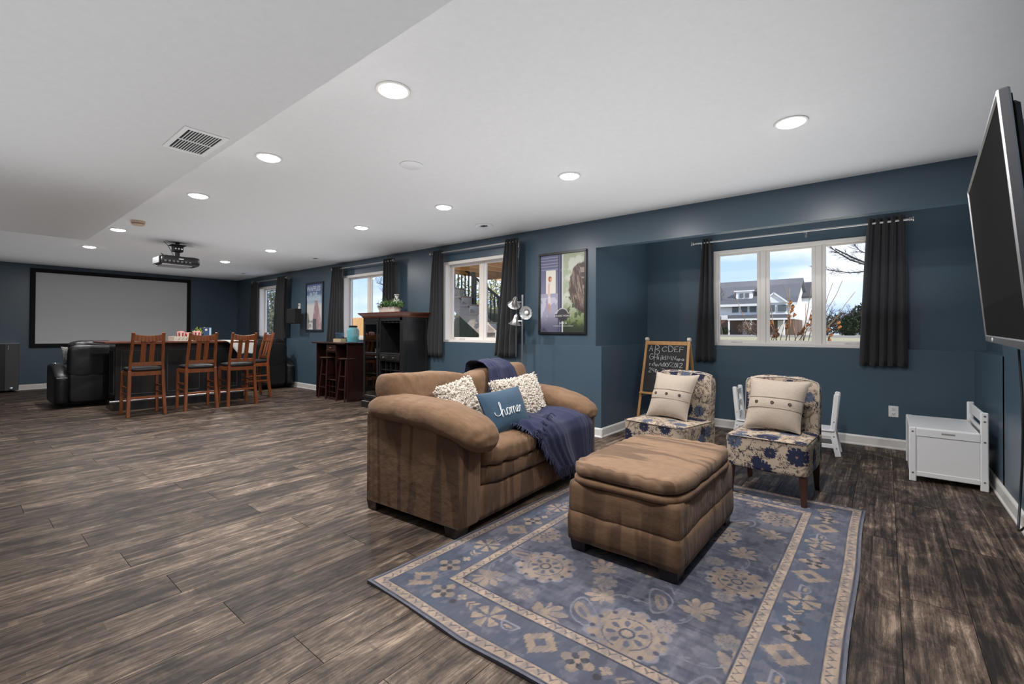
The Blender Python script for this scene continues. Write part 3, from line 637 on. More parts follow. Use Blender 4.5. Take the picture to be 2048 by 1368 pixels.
def arm_roll(yc, sgn, seed, dz=0, dx=0):
    m = MB(); P = [(-.84, .645, .45), (-.83, .652, .80), (-.78, .655, .95), (-.62, .658, 1.0), (-.45, .658, 1.02), (-.25, .645, 1.03), (-.12, .622, 1.02), (-.02, .592, .97), (.045, .560, .88), (.085, .535, .70), (.105, .520, .42), (.108, .516, .12)]
    n = 30; NP = 64
    xs_ = [p[0] for p in P]; tt = np.linspace(0, 1, len(P)); ti = np.linspace(0, 1, NP)
    X = np.interp(ti, tt, xs_)+dx; Z = np.interp(ti, tt, [p[1] for p in P]); S = np.interp(ti, tt, [p[2] for p in P])
    v = []
    for i in range(NP):
        d = Vector((X[min(i+1, NP-1)]-X[max(i-1, 0)], 0, Z[min(i+1, NP-1)]-Z[max(i-1, 0)])).normalized(); u = Vector((-d.z, 0, d.x))
        for k in range(n):
            t_ = 2*math.pi*k/n; c_, s2 = math.cos(t_), math.sin(t_)
            a = .155*math.copysign(abs(c_)**.8, c_); inner = max(0, c_*sgn); b = (.104 if s2 > 0 else .070+.085*inner)*math.copysign(abs(s2)**.85, s2)
            p = Vector((X[i], yc, Z[i]+dz))+Vector((0, 0, 0))*0+Vector((0, 1, 0))*a*S[i]+u*b*S[i]
            # gathers fan out from the front and back ends
            e_ = max(0, (ti[i]-.60)/.4)
            wr = .0065*e_*math.sin(t_*15+3*noise.noise(Vector((ti[i]*5, t_, seed))))+.009*noise.noise(p*7+Vector((seed, 0, 0)))+.005*noise.noise(Vector((p.x*6, p.y*30, p.z*30)))
            p += (p-Vector((X[i], yc, Z[i]+dz))).normalized()*wr; v.append(p)
    f = [(i*n+k, i*n+(k+1) % n, (i+1)*n+(k+1) % n, (i+1)*n+k) for i in range(NP-1) for k in range(n)]+[tuple(range(n)), tuple((NP-1)*n+k for k in range(n))]
    return m.add(v, f)
for yc, sg, dz, dx in ((.125, 1, 0, 0), (SW-.14, -1, -.055, -.07)): arm_roll(yc, sg, sg+3, dz, dx).build('arm_cushion', M_suede_p, so_, smooth=True)
soft((-.43, SW/2, .15), (.84, SW-.32, .20), 34, 20, wr=.004, ws=9, seed=2).build('front_rail', M_suede_v, so_, smooth=True)
soft((-.42, SW/2, .305), (.85, SW-.34, .145), 9, 22, wr=.006, ws=9, seed=4).build('seat_deck', M_suede_v, so_, smooth=True)
MB().box(-.87, -.76, .03, SW-.03, .06, .72, .03).build('back_frame', M_suede_v, so_)
def gather(seed):
    def fn(P, N_):
        e_ = max(0, N_[0]-.2); return P+Vector((e_*.006*math.sin(P.y*75+4*noise.noise(P*6)), 0, .004*e_*math.sin(P.y*75+seed)+.010*noise.noise(Vector((P.x*3, P.y*14, seed)))))
    return fn
for i, yc in enumerate((.185+.34, SW-.185-.34)): soft((-.315, yc, .425), (.70, .69, .16), 4.2, 46, puff=.28, wr=.007, ws=8, seed=6+i, fn=gather(i)).build('seat_cushion', M_suede_p, so_, smooth=True)
def backfn(sg, seed):
    def fn(P, N_):
        y, z = N_[1], N_[2]
        P = P.copy(); up_ = max(0, z)
        P.z += .060*up_*(max(0, y*sg)**3)-.03*up_*max(0, -y*sg)
        P.x += -.03*up_*max(0, y*sg)+.012*noise.noise(Vector((P.y*5, P.z*4, seed)))+.004*math.sin(P.y*60+P.z*30+seed)*max(0, abs(z)-.5)
        P.y *= 1-.22*(.5-.5*z)**1.5*(1 if y*sg > 0 else 0)
        return P
    return fn
for i, (yc, sg) in enumerate(((SW/4+.028, -1), (SW*3/4-.022, 1))):
    soft((-.735, yc, .665), (.24, .815, .44), 5, 48, wr=.009, ws=6, seed=11+i, fn=backfn(sg, 5+i), rot=('Y', -.10)).build('back_cushion', M_suede_p, so_, smooth=True)
for x, y in ((-.075, .055), (-.075, SW-.055), (-.79, .06), (-.79, SW-.06)): MB().box(x-.05, x+.05, y-.06, y+.06, 0, .07, .004, taper=.82).build('foot', M_foot, so_)
# ================================================================== OTTOMAN
ot = empty('storage_ottoman', (-1.04, 2.613, 0), 'brown brushed-suede storage ottoman with cushioned lid standing on the rug', 'ottoman')
OX, OY = .605, .97
soft((0, 0, .141), (OX+.012, OY+.012, .156), 34, 26, wr=.004, ws=7, seed=1).build('lower_band', M_suede_v, ot, smooth=True)
soft((0, 0, .288), (OX, OY, .175), 34, 26, wr=.004, ws=7, seed=2).build('upper_band', M_suede_v, ot, smooth=True)
soft((0, 0, .386), (OX+.016, OY+.016, .048), 7, 34, wr=.003, ws=9, seed=3).build('lid_rail', M_suede_p, ot, smooth=True)
def lidfn(P, N_):
    x, y, z = N_; e_ = max(0, abs(y)-.55)*2+max(0, abs(x)-.6)*1.5
    return P+Vector((0, 0, (.004*math.sin(P.x*80+3*noise.noise(P*7)) if abs(y) > abs(x) else .004*math.sin(P.y*70+3*noise.noise(P*7)))*e_*(z > -.3)+.005*noise.noise(P*6)))
soft((0, 0, .442), (OX+.012, OY+.012, .080), 6.5, 64, puff=.20, wr=.004, ws=9, seed=4, fn=lidfn).build('lid_cushion', M_suede_t, ot, smooth=True)
for sx in (-1, 1):
    for sy in (-1, 1): MB().box(sx*.245-.047, sx*.245+.047, sy*.42-.055, sy*.42+.055, .009, .070, .003, taper=.86).build('foot', M_foot, ot)
# ================================================================== RUG
RX0, RX1, RY0, RY1 = -1.885, -.105, 1.240, 3.850
RW, RL = RX1-RX0, RY1-RY0
nx, ny = 390, 570
U, V = np.meshgrid(np.linspace(0, RW, nx), np.linspace(0, RL, ny), indexing='ij')
blue, blue2, pale, sand, dark = [np.array(srgb(*c)) for c in ((87, 90, 106), (60, 65, 82), (124, 122, 132), (158, 140, 125), (64, 62, 68))]
f1 = fnoise(U/RW, V/RL, 10, 21, 5); f2 = fnoise(V/RL*.999, U/RW*.999, 40, 22, 3)
c = np.ones(U.shape+(3,))*blue; c = lay(c, sstep(.45, .62, f1), blue2); c = lay(c, sstep(.42, .30, f1), pale); fs = fnoise(V/RL, U/RW*.05, 120, 51, 2); c = lay(c, .5*sstep(.5, .7, fs), blue2); c = lay(c, .4*sstep(.5, .3, fs), pale); c = lay(c, .45*sstep(.5, .62, f2), pale); c = lay(c, .4*sstep(.5, .4, f2), blue2)
def rosette(c, x, y, r, k=12, rot=0, fade=1.0):
    dx, dy = U-x, V-y; d = np.hypot(dx, dy)/r; a = np.arctan2(dy, dx)+rot
    lob = .86+.14*np.abs(np.cos(a*k/2)); c = lay(c, fade*sstep(1.03, .98, d/lob), pale*1.25)
    c = lay(c, fade*sstep(.94, .9, d/lob), sand)
    ph = (a*k/(2*np.pi)) % 1-.5; hole = (((d-.80)/.065)**2+(ph/.16)**2); c = lay(c, fade*sstep(1.2, .8, hole), blue2)
    ph2 = (a*8/(2*np.pi)) % 1-.5; c = lay(c, fade*sstep(1.2, .8, ((d-.36)/.12)**2+(ph2/.24)**2), blue); c = lay(c, fade*(np.abs(d-.16) < .03), blue2); c = lay(c, fade*(np.abs(d-.56) < .018)*(f2 > .42), blue); return c
def lily(c, x, y, r, rot, fade=1.0):
    dx, dy = U-x, V-y; ca, sa = math.cos(rot), math.sin(rot); X = (dx*ca+dy*sa)/r; Y = (-dx*sa+dy*ca)/r
    d = np.hypot(X, Y); a = np.arctan2(Y, X); fan = (np.abs(a) < 1.25)*(d < (.98-.22*np.abs(a))*(.52+.48*np.abs(np.cos(a*5))**.8))
    c = lay(c, fade*fan, sand); c = lay(c, fade*(np.abs(a % .628-.314) < .045)*(d > .3)*(d < .62)*(np.abs(a) < 1.1), blue)
    for s_, L_, w_ in ((1, .62, .17), (-1, .62, .17), (1, .42, .12), (-1, .42, .12)):
        t0 = s_*(2.0 if L_ > .5 else 2.65); px_, py_ = X*math.cos(t0)+Y*math.sin(t0), -X*math.sin(t0)+Y*math.cos(t0); q_ = px_/L_
        c = lay(c, fade*(q_ > 0)*(q_ < 1)*(np.abs(py_) < w_*np.sin(np.pi*np.clip(q_, 0, 1))**.8), sand*.98)
    stem = (np.abs(Y-.25*np.sin(X*2.2)) < .028)*(X < -.1)*(X > -1.9); c = lay(c, fade*stem, pale*1.12)
    for k_ in (-.8, -1.3): c = lay(c, fade*(((X-k_)/.16)**2+((Y-.25*np.sin(k_*2.2)-.12)/.06)**2 < 1), pale*1.1)
    return c
def paisley(c, x, y, r, rot, fade=.85):
    dx, dy = U-x, V-y; ca, sa = math.cos(rot), math.sin(rot); X = (dx*ca+dy*sa)/r; Y = (-dx*sa+dy*ca)/r
    q = np.hypot(X*1.0, (Y-.25*X*X)*1.9+.25*X); c = lay(c, fade*(np.abs(q-.92) < .07), pale*1.2); c = lay(c, fade*(np.hypot(X+.1, (Y-.2*X*X)*2.4) < .62), sand*.92); c = lay(c, fade*(np.hypot(X+.05, (Y-.2*X*X)*3.4+.1) < .34), blue); return c
bd, st_ = .27, .048       # distance of the inner guard stripe, stripe width
for (x, y, r) in ((.56, .66, .155), (1.10, .44, .17), (1.34, 1.12, .145), (.56, 1.46, .15), (1.10, 1.62, .15), (1.36, 2.08, .13), (.66, 2.24, .14), (1.08, -.0, .12), (.34, .95, .11)): c = rosette(c, x, y, r)
for (x, y, r, t_) in ((.80, .82, .11, 2.2), (.92, .62, .10, 3.6), (.40, .42, .12, -1.2), (.76, .34, .12, .4), (1.26, .76, .12, 1.2), (1.00, .94, .10, 2.6), (1.46, .52, .12, .5), (.36, 1.20, .12, .9), (.78, 1.22, .11, -2.2), (1.30, 1.42, .11, 1.8), (1.00, 1.28, .12, -.7), (.84, 1.80, .12, 1.2), (1.38, 1.78, .11, 2.4), (.44, 1.86, .12, -.6), (.98, 2.12, .12, 2.0), (.40, 2.12, .10, .3), (1.2, 2.3, .1, -1.8), (1.46, .86, .10, -1.9), (1.30, .26, .11, 2.8), (.94, .24, .10, 4.0)): c = lily(c, x, y, r, t_)
for (x, y, r, t_) in ((.70, .98, .10, .7), (.90, .45, .11, -.6), (1.12, .74, .10, 2.1), (1.48, 1.36, .10, -1.1), (.58, 1.14, .09, 2.4), (.82, 1.52, .10, -.3), (1.2, 1.86, .10, 1.0), (.66, 1.96, .10, 2.8), (.40, .68, .10, .3), (1.18, .20, .10, .2), (1.42, .32, .1, 1.4), (.62, .20, .09, 1.8)): c = paisley(c, x, y, r, t_)
for (x, y, r) in ((.86, .72, .06), (1.42, .64, .055), (.62, .40, .05), (1.0, 1.10, .055), (1.2, 1.26, .05), (.44, 1.66, .055), (1.32, .95, .05), (.98, 1.92, .05), (1.2, .58, .05)): c = rosette(c, x, y, r, 8, fade=.6)
# border field
dE = np.minimum(np.minimum(U, RW-U), np.minimum(V, RL-V))
bf = dE < bd; fb = np.ones(U.shape+(3,))*blue; fb = lay(fb, sstep(.42, .6, f1), np.array(srgb(78, 88, 108))); fb = lay(fb, .5*sstep(.45, .35, f2), pale)
c = np.where(bf[..., None], fb, c)
def border_run(c, s_, t0, L, flip):
    # s_: distance along the edge, t0: distance from the edge (array); motifs centred in the border band
    mid = (bd+.075)/2+.01; T = (t0-mid)
    P = .70; k_ = np.floor((s_-.10)/P); q = (s_-.10)-k_*P; on = (t0 < bd)*(t0 > .07)*(s_ > .08)*(s_ < L-.08)
    def at(x): return q-x
    a = at(.10); star = (np.abs(a)+np.abs(T) < .078)*(((np.floor(np.abs(a)/.016)+np.floor(np.abs(T)/.016)) % 2 < 2)); saw = (np.abs(a)+np.abs(T)+.012*((np.abs(a)/.02) % 1) < .083); c = lay(c, on*saw*(~((np.abs(a)+np.abs(T)) < .03)), sand)
    a = at(.26); d = np.hypot(a, T); th = np.arctan2(T, a); c = lay(c, on*(d < .060*np.abs(np.cos(2*th))**.6+.006), sand); c = lay(c, on*(d < .045*np.abs(np.sin(2*th))**.8)*(d > .012), dark)
    a = at(.36); c = lay(c, on*((np.hypot(a, T-.02) < .020*np.abs(np.cos(2*np.arctan2(T-.02, a)))**.4+.004)), sand*1.15); c = lay(c, on*(np.hypot(a+.01, T+.025) < .016), dark)
    a = at(.43); ch = np.abs(a-np.abs(T-.01)*.8); c = lay(c, on*(ch < .007)*(np.abs(T-.01) < .028), sand*1.1); c = lay(c, on*(np.abs(a+.022-np.abs(T-.01)*.8) < .006)*(np.abs(T-.01) < .026), sand)
    a = at(.54); d = np.hypot(a, T); th = np.arctan2(T, a); c = lay(c, on*(d < .072)*(d > .012)*(np.abs(np.sin(3*th)) > .55), sand*1.08)
    a = at(.645); q2 = np.hypot(a, (T-.9*a*a*10)*1.9); c = lay(c, on*(np.abs(q2-.040) < .006), pale*1.3); c = lay(c, on*(np.hypot(a, T*2.6) < .022), sand)
    return c
c = border_run(c, V, U, RL, 0)*(U <= np.minimum(RW-U, np.minimum(V, RL-V)))[..., None]+c*(U > np.minimum(RW-U, np.minimum(V, RL-V)))[..., None]
c = np.where(((RW-U) <= np.minimum(U, np.minimum(V, RL-V)))[..., None], border_run(c, V+.2, RW-U, RL+.4, 0), c)
c = np.where((V <= np.minimum(U, RW-U))[..., None], border_run(c, U+.03, V, RW+.1, 0), c)
c = np.where(((RL-V) <= np.minimum(U, RW-U))[..., None], border_run(c, U, RL-V, RW, 0), c)
# guard stripes with small sprigs
for lo, hi in ((.018, .068), (bd, bd+st_)):
    on = (dE > lo)*(dE < hi); c = lay(c, on, sand*1.30)
    alongU = (np.minimum(U, RW-U) <= np.minimum(V, RL-V)); s_ = np.where(alongU, V, U); q = (s_ % .047)-.0235; T = dE-(lo+hi)/2
    c = lay(c, on*(np.abs(np.abs(q)-(T+.004)*.9) < .0035)*(np.abs(T) < .015), dark*2.2); c = lay(c, on*(np.abs(q) < .0022)*(T < 0)*(T > -.014), dark*2.2)
    c = lay(c, (np.abs(dE-lo) < .004)+(np.abs(dE-hi) < .0035), blue2)
c = lay(c, dE < .010, np.array(srgb(112, 112, 124))); c = lay(c, (dE > .010)*(dE < .016), blue2)
# worn, faded print
c = c*(.82+.18*sstep(.3, .7, fnoise(U/RW, V/RL, 14, 41, 4)))[..., None]
inner_ = (dE > bd+st_)[..., None]; c = np.where(inner_, c*.88+.12*blue, c)
wear = fnoise(U/RW, V/RL, 70, 31, 2); c = lay(c, .35*sstep(.48, .60, wear), blue*1.05)
v = []
zz = .004+.004*np.clip(fnoise(U/RW, V/RL, 5, 77, 2)-.45, 0, 1)*4*(np.minimum(dE, .12)/.12*-1+1)
xr = RX0+U; yr = RY0+V
yr = yr+np.where(V < .4, (1-V/.4)*.010*np.sin(U*6.5+.6), 0); xr = xr+np.where(U > RW-.4, ((U-RW+.4)/.4)*.004*np.sin(V*5), 0)+.03*(U/RW-.5)*0
zz = zz+np.where(V < .25, (1-V/.25)**2*(.004+.006*np.maximum(0, np.sin(U*6.5+2.2))), 0)
rv = np.stack([xr, yr, zz+.001], -1).reshape(-1, 3)
me = bpy.data.meshes.new('area_rug'); I = np.arange(nx*ny).reshape(nx, ny)
F_ = np.stack([I[:-1, :-1], I[1:, :-1], I[1:, 1:], I[:-1, 1:]], -1).reshape(-1, 4)
# skirt so the rug has an edge thickness
bdr = np.concatenate([I[:, 0], I[-1, 1:], I[-2::-1, -1], I[0, -2:0:-1]]); low = rv[bdr].copy(); low[:, 2] = .0005; n0 = len(rv); L_ = len(bdr)
rv2 = np.vstack([rv, low]); j = np.arange(L_); F2 = np.stack([bdr, n0+j, n0+(j+1) % L_, bdr[(j+1) % L_]], -1)
Fa = np.vstack([F_, F2]); me.from_pydata(rv2.tolist(), [], Fa.tolist()); me.update()
cc = np.c_[c.reshape(-1, 3), np.ones(nx*ny)]; cc = np.vstack([cc, np.tile([*(srgb(84, 84, 96)), 1], (L_, 1))])
a_ = me.color_attributes.new('paint', 'FLOAT_COLOR', 'POINT'); a_.data.foreach_set('color', np.clip(cc, 0, 1).astype(np.float32).ravel())
me.materials.append(M_rug); o = bpy.data.objects.new('area_rug', me); C.objects.link(o); tag(o, 'faded blue area rug with sand-coloured flowers and striped border on the plank floor', 'rug')
# ================================================================== LOVESEAT PILLOWS AND THROW
def shag_pillow(TL, TR, BL, BR, th, seed, lab, cnt=1500):
    e = empty('shaggy_pillow', tuple(sum((Vector(p) for p in (TL, TR, BL, BR)), Vector())/4), lab, 'pillow', 'cream looped pillows on the loveseat'); c0 = e.location.copy()
    P = [tuple(Vector(p)-c0) for p in (TL, TR, BL, BR)]
    m, nrm = pillow(*P, th, seed=seed); m.build('cover', M_cream, e, smooth=True)
    r = random.Random(seed); TL, TR, BL, BR = map(Vector, P); g = MB()
    for i in range(cnt):
        a, b = r.uniform(-1, 1), r.uniform(-1, 1); side = 1 if r.random() < .82 else -1
        if r.random() < .16: 
            if r.random() < .5: a = math.copysign(1, a)
            else: b = math.copysign(1, b)
        t_ = (max(0, 1-abs(a)**2.6)**.62)*(max(0, 1-abs(b)**2.6)**.62); uu = .5+a*(1-.06*(1-b*b))/2; vv = .5+b*(1-.06*(1-a*a))/2
        p = TL*(1-uu)*(1-vv)+TR*uu*(1-vv)+BL*(1-uu)*vv+BR*uu*vv+nrm*side*(t_*th/2)
        out = (nrm*side*(t_+.15)+(TR-TL).normalized()*a*abs(a)**3+(TL-BL).normalized()*-b*abs(b)**3).normalized()
        q = Vector((r.uniform(-1, 1), r.uniform(-1, 1), r.uniform(-1, 1))); d = (out+q*.9).normalized(); L = r.uniform(.014, .026)
        s1 = q.cross(out).normalized()*L*.5
        g.tube([p, p+d*L*.6+s1*.5, p+d*L+s1, p+d*L*.75+s1*1.7-Vector((0, 0, .006))], [.0045, .0058, .0058, .004], 5)
    o = g.build('loops', M_cream, e, smooth=True); o['kind'] = 'stuff'; return e
shag_pillow((-2.40, 2.12, .775), (-2.47, 2.51, .83), (-2.20, 2.06, .52), (-2.27, 2.45, .53), .13, 5, 'cream looped pillow tucked against the near arm of the loveseat')
shag_pillow((-2.38, 2.66, .775), (-2.44, 3.30, .80), (-2.14, 2.58, .46), (-2.20, 3.17, .47), .14, 6, 'larger cream looped pillow on the navy throw, far side of the loveseat', 2600)
hp = empty('lettered_pillow', (-2.08, 2.46, .64), 'dark teal lumbar pillow lettered home in front of the cream pillows', 'pillow')
q4 = [Vector(p)-hp.location for p in ((-2.14, 2.24, .758), (-2.20, 2.775, .765), (-1.97, 2.22, .505), (-1.985, 2.66, .50))]
m, nrm = pillow(*q4, .13, seed=9, wr=.004, pinch=.05); m.build('cover', M_tealp, hp, smooth=True)
# handwritten word following the pillow face
def face(a, b, off=.004):
    t_ = (max(0, 1-abs(a)**2.6)**.62)*(max(0, 1-abs(b)**2.6)**.62); uu = .5+a/2; vv = .5+b/2
    p = q4[0]*(1-uu)*(1-vv)+q4[1]*uu*(1-vv)+q4[2]*(1-uu)*vv+q4[3]*uu*vv; s_ = 1 if nrm.x > 0 else -1
    return p+nrm*s_*(t_*.13/2+.002+off)
def smooth_pts(P, n=6):
    out = []
    for i in range(len(P)-1):
        p0 = P[max(i-1, 0)]; p1 = P[i]; p2 = P[i+1]; p3 = P[min(i+2, len(P)-1)]
        for k in range(n):
            t_ = k/n; out.append(tuple(.5*((2*p1[d])+(-p0[d]+p2[d])*t_+(2*p0[d]-5*p1[d]+4*p2[d]-p3[d])*t_*t_+(-p0[d]+3*p1[d]-3*p2[d]+p3[d])*t_**3) for d in (0, 1)))
    return out+[P[-1]]
HOME = [[(0, .46), (.01, .28), (.045, .16), (.10, .12), (.16, .20), (.20, .42), (.235, .78), (.24, 1.0), (.215, 1.04), (.20, .90), (.195, .60), (.195, .25), (.20, -.05)],
        [(.20, .0), (.215, .28), (.25, .46), (.285, .42), (.295, .22), (.305, .04), (.335, .02), (.37, .14)],
        [(.37, .14), (.385, .38), (.43, .50), (.475, .44), (.49, .24), (.465, .05), (.425, -.01), (.39, .08), (.385, .26), (.40, .42), (.43, .50)],
        [(.475, .44), (.505, .40), (.53, .46), (.545, .30), (.545, .0)], [(.545, .0), (.56, .30), (.595, .47), (.63, .42), (.64, .22), (.64, .0)], [(.64, .0), (.655, .30), (.69, .47), (.725, .42), (.735, .22), (.745, .04), (.78, .04), (.80, .16)],
        [(.80, .16), (.85, .26), (.88, .38), (.865, .47), (.83, .46), (.805, .30), (.81, .10), (.845, .0), (.89, .06), (.93, .24), (.955, .42), (.975, .44), (1.0, .34)]]
for st in HOME:
    L = smooth_pts(st); MB().tube([face(-.78+1.18*x, .36-.62*(y)-.06*(x-.5)) for x, y in L], .0027, 6).build('embroidery', mat('white_thread', (.75, .76, .78), .7), hp, smooth=True)
# throw: path over the back, down to the seat and over the front edge (loveseat frame)
th = empty('knit_throw', (-1.85, 1.815, 0), 'navy knitted throw draped over the back, seat and front of the loveseat', 'blanket', rz=SR)
path = [(-.90, .70), (-.905, .82), (-.89, .90), (-.84, .925), (-.77, .93), (-.69, .912), (-.63, .87), (-.595, .78), (-.57, .66), (-.54, .57), (-.45, .535), (-.30, .532), (-.15, .530), (-.03, .520), (.04, .490), (.072, .43), (.078, .36), (.082, .30), (.086, .24), (.088, .20)]
y0s = [1.06, 1.06, 1.06, 1.05, 1.05, 1.04, 1.03, 1.0, .95, .88, .80, .74, .70, .70, .72, .76, .80, .86, .92, .96]
y1s = [1.36, 1.37, 1.38, 1.39, 1.40, 1.40, 1.40, 1.42, 1.45, 1.48, 1.52, 1.54, 1.55, 1.545, 1.54, 1.54, 1.54, 1.53, 1.52, 1.51]
tp = np.linspace(0, 1, len(path))
def thr(u, v):
    x = np.interp(u, tp, [p[0] for p in path]); z = np.interp(u, tp, [p[1] for p in path]); a = np.interp(u, tp, y0s); b = np.interp(u, tp, y1s); y = a+(b-a)*v
    e_ = np.interp(u, [0, .3, .5, .75, 1], [.006, .008, .014, .014, .012])
    f_ = e_*math.sin(14*v+5*u+1.2*math.sin(4*u))+.008*noise.noise(Vector((x*6, y*6, z*6))); f_ = f_+.004*math.sin(70*v+6*u)*(.5+.5*math.sin(9*v))
    nrm_x = np.interp(u, [0, .12, .22, .36, .46, .66, .74, 1], [-1, -.6, 0, .8, .2, 0, 1, 1]); nz = math.sqrt(max(0, 1-nrm_x**2))
    if u > .45 and u < .78: z += .012
    return Vector((x+nrm_x*(f_+.012), y, z+nz*(f_+.010)))
m = MB().grid(thr, 110, 60); o = m.build('cloth', M_navy, th, smooth=True); md = o.modifiers.new('thickness', 'SOLIDIFY'); md.thickness = .006
# bunched corner lying on the near seat cushion
def bunch(u, v):
    x = -.42+.44*u+.03*math.sin(6*v); y = .62+.30*v-.07*math.sin(3.1*u)*(1-v)+.05*u; z = .535+.020*math.sin(9*u+5*v)+.018*math.sin(17*v+3*u)+.02*v; z -= .05*max(0, u-.8)*4*(1-v)
    return Vector((x, y, z+.010*noise.noise(Vector((u*9, v*9, 3)))))
o = MB().grid(bunch, 40, 34).build('cloth_fold', M_navy, th, smooth=True); md = o.modifiers.new('thickness', 'SOLIDIFY'); md.thickness = .006
fr = MB(); r = random.Random(4)
def strand(p, d, L, rad=.0032):
    pts = [p]; 
    for k in range(4): pts.append(pts[-1]+d*(L/4)+Vector((r.uniform(-.004, .004), r.uniform(-.006, .006), 0)))
    fr.tube(pts, [rad, rad*1.1, rad, rad*.9, rad*.6], 5)
for i in range(64): strand(thr(1, (i+.5)/64)+Vector((.003, 0, .005)), Vector((.05, 0, -1)), r.uniform(.07, .10))
for i in range(40): q = .70+i/40*.30; strand(thr(q, .0)+Vector((.004, 0, 0)), Vector((.25, -.55, -.8)), r.uniform(.05, .07))
for i in range(44): strand(bunch(i/43, 0), Vector((.25+r.uniform(-.3, .3), -.9, -.25)), r.uniform(.035, .06))
for i in range(26): strand(bunch(1, i/25), Vector((.9, -.3+r.uniform(-.3, .3), -.5)), r.uniform(.035, .06))
o = fr.build('fringe', M_navy, th, smooth=True); o['kind'] = 'stuff'
# ================================================================== SLIPPER CHAIRS
def flowers(P, seed):
    """flower print from 2-D cloth coordinates (metres)"""
    U, V = P[:, 0], P[:, 1]; r = np.random.default_rng(seed); cr_ = np.array(srgb(178, 161, 142)); c = np.ones((len(U), 3))*cr_
    navy, taup, br, ink, slate = [np.array(srgb(*q)) for q in ((26, 33, 62), (128, 104, 88), (88, 68, 58), (36, 38, 50), (82, 92, 112))]
    def put(m, col): c[m] = col
    ext = 1.35
    # big pale discs and twigs
    for i in range(90):
        x, y = r.uniform(-.1, ext, 2); R_ = r.uniform(.04, .085); d = np.hypot(U-x, V-y)
        k = r.integers(0, 3)
        if k == 0: put(d < R_, cr_*.93); put(np.abs(d-R_) < .0016, ink*1.6)
        else:
            a0 = r.uniform(0, 3.14); ca, sa = math.cos(a0), math.sin(a0); X = (U-x)*ca+(V-y)*sa; Y = -(U-x)*sa+(V-y)*ca; wv = .012*np.sin(X*28)
            put((np.abs(Y-wv) < .0085*(1-np.abs(X)/.14))*(np.abs(X) < .14), taup if k == 1 else br*1.2)
    for i in range(900):
        x, y = r.uniform(-.1, ext, 2); R_ = r.uniform(.014, .03); dx, dy = U-x, V-y; d = np.hypot(dx, dy)/R_; near = d < 1.1
        if not near.any(): continue
        th_ = np.arctan2(dy, dx); n_ = int(r.integers(9, 15)); pet = np.abs(np.cos(th_*n_/2)); ed = .62+.38*pet
        m_ = near*(d < ed); put(m_*(pet < .62)*(d > .25), ink); put(m_*(pet >= .62)*(d > .25), cr_*1.03); put(m_*(d < .22), br)
    for i in range(75):
        x, y = r.uniform(-.1, ext, 2); R_ = r.uniform(.034, .072); dx, dy = U-x, V-y; d = np.hypot(dx, dy)/R_; near = d < 1.1
        if not near.any(): continue
        th_ = np.arctan2(dy, dx)+r.uniform(0, 3); n_ = int(r.integers(11, 17)); pet = np.abs(np.cos(th_*n_/2)); ed = .66+.34*pet**.5
        col = navy if r.random() < .72 else slate; put(near*(d < ed), col); put(near*(d < ed)*(pet < .16)*(d > .3), col*.55); put(d < .13, taup)
    for i in range(560):
        x, y = r.uniform(-.1, ext, 2); a0 = r.uniform(0, 6.28); ca, sa = math.cos(a0), math.sin(a0); X = (U-x)*ca+(V-y)*sa; Y = -(U-x)*sa+(V-y)*ca-.01*np.sin(X*50)
        put((np.abs(X) < .03)*(np.abs(Y) < .0012), ink); q = np.abs((X % .012)-.006); put((np.abs(X) < .028)*(np.abs(np.abs(Y)-q) < .001)*(np.abs(Y) < .007), ink)
    return np.c_[c, np.ones(len(U))]
def paint_obj(o, seed):
    me = o.data; n_ = len(me.vertices); co = np.empty(n_*3); me.vertices.foreach_get('co', co); co = co.reshape(-1, 3); no = np.empty(n_*3); me.vertices.foreach_get('normal', no); no = np.abs(no.reshape(-1, 3))
    ax = np.argmax(no*np.array([1, 1, 1.0]), 1); uv = np.empty((n_, 2)); uv[ax == 0] = co[ax == 0][:, [1, 2]]+[.55, .1]; uv[ax == 1] = co[ax == 1][:, [0, 2]]+[.33, .1]; uv[ax == 2] = co[ax == 2][:, [0, 1]]+[.33, .62]
    a = me.color_attributes.new('paint', 'FLOAT_COLOR', 'POINT'); a.data.foreach_set('color', np.clip(flowers(uv, seed), 0, 1).astype(np.float32).ravel())
def dense_box(c, s, n, step, fn=None, rot=None, seed=0, puff=0): return soft(c, s, n, int(max(s)/step), puff=puff, wr=.002, ws=7, seed=seed, fn=fn, rot=rot)
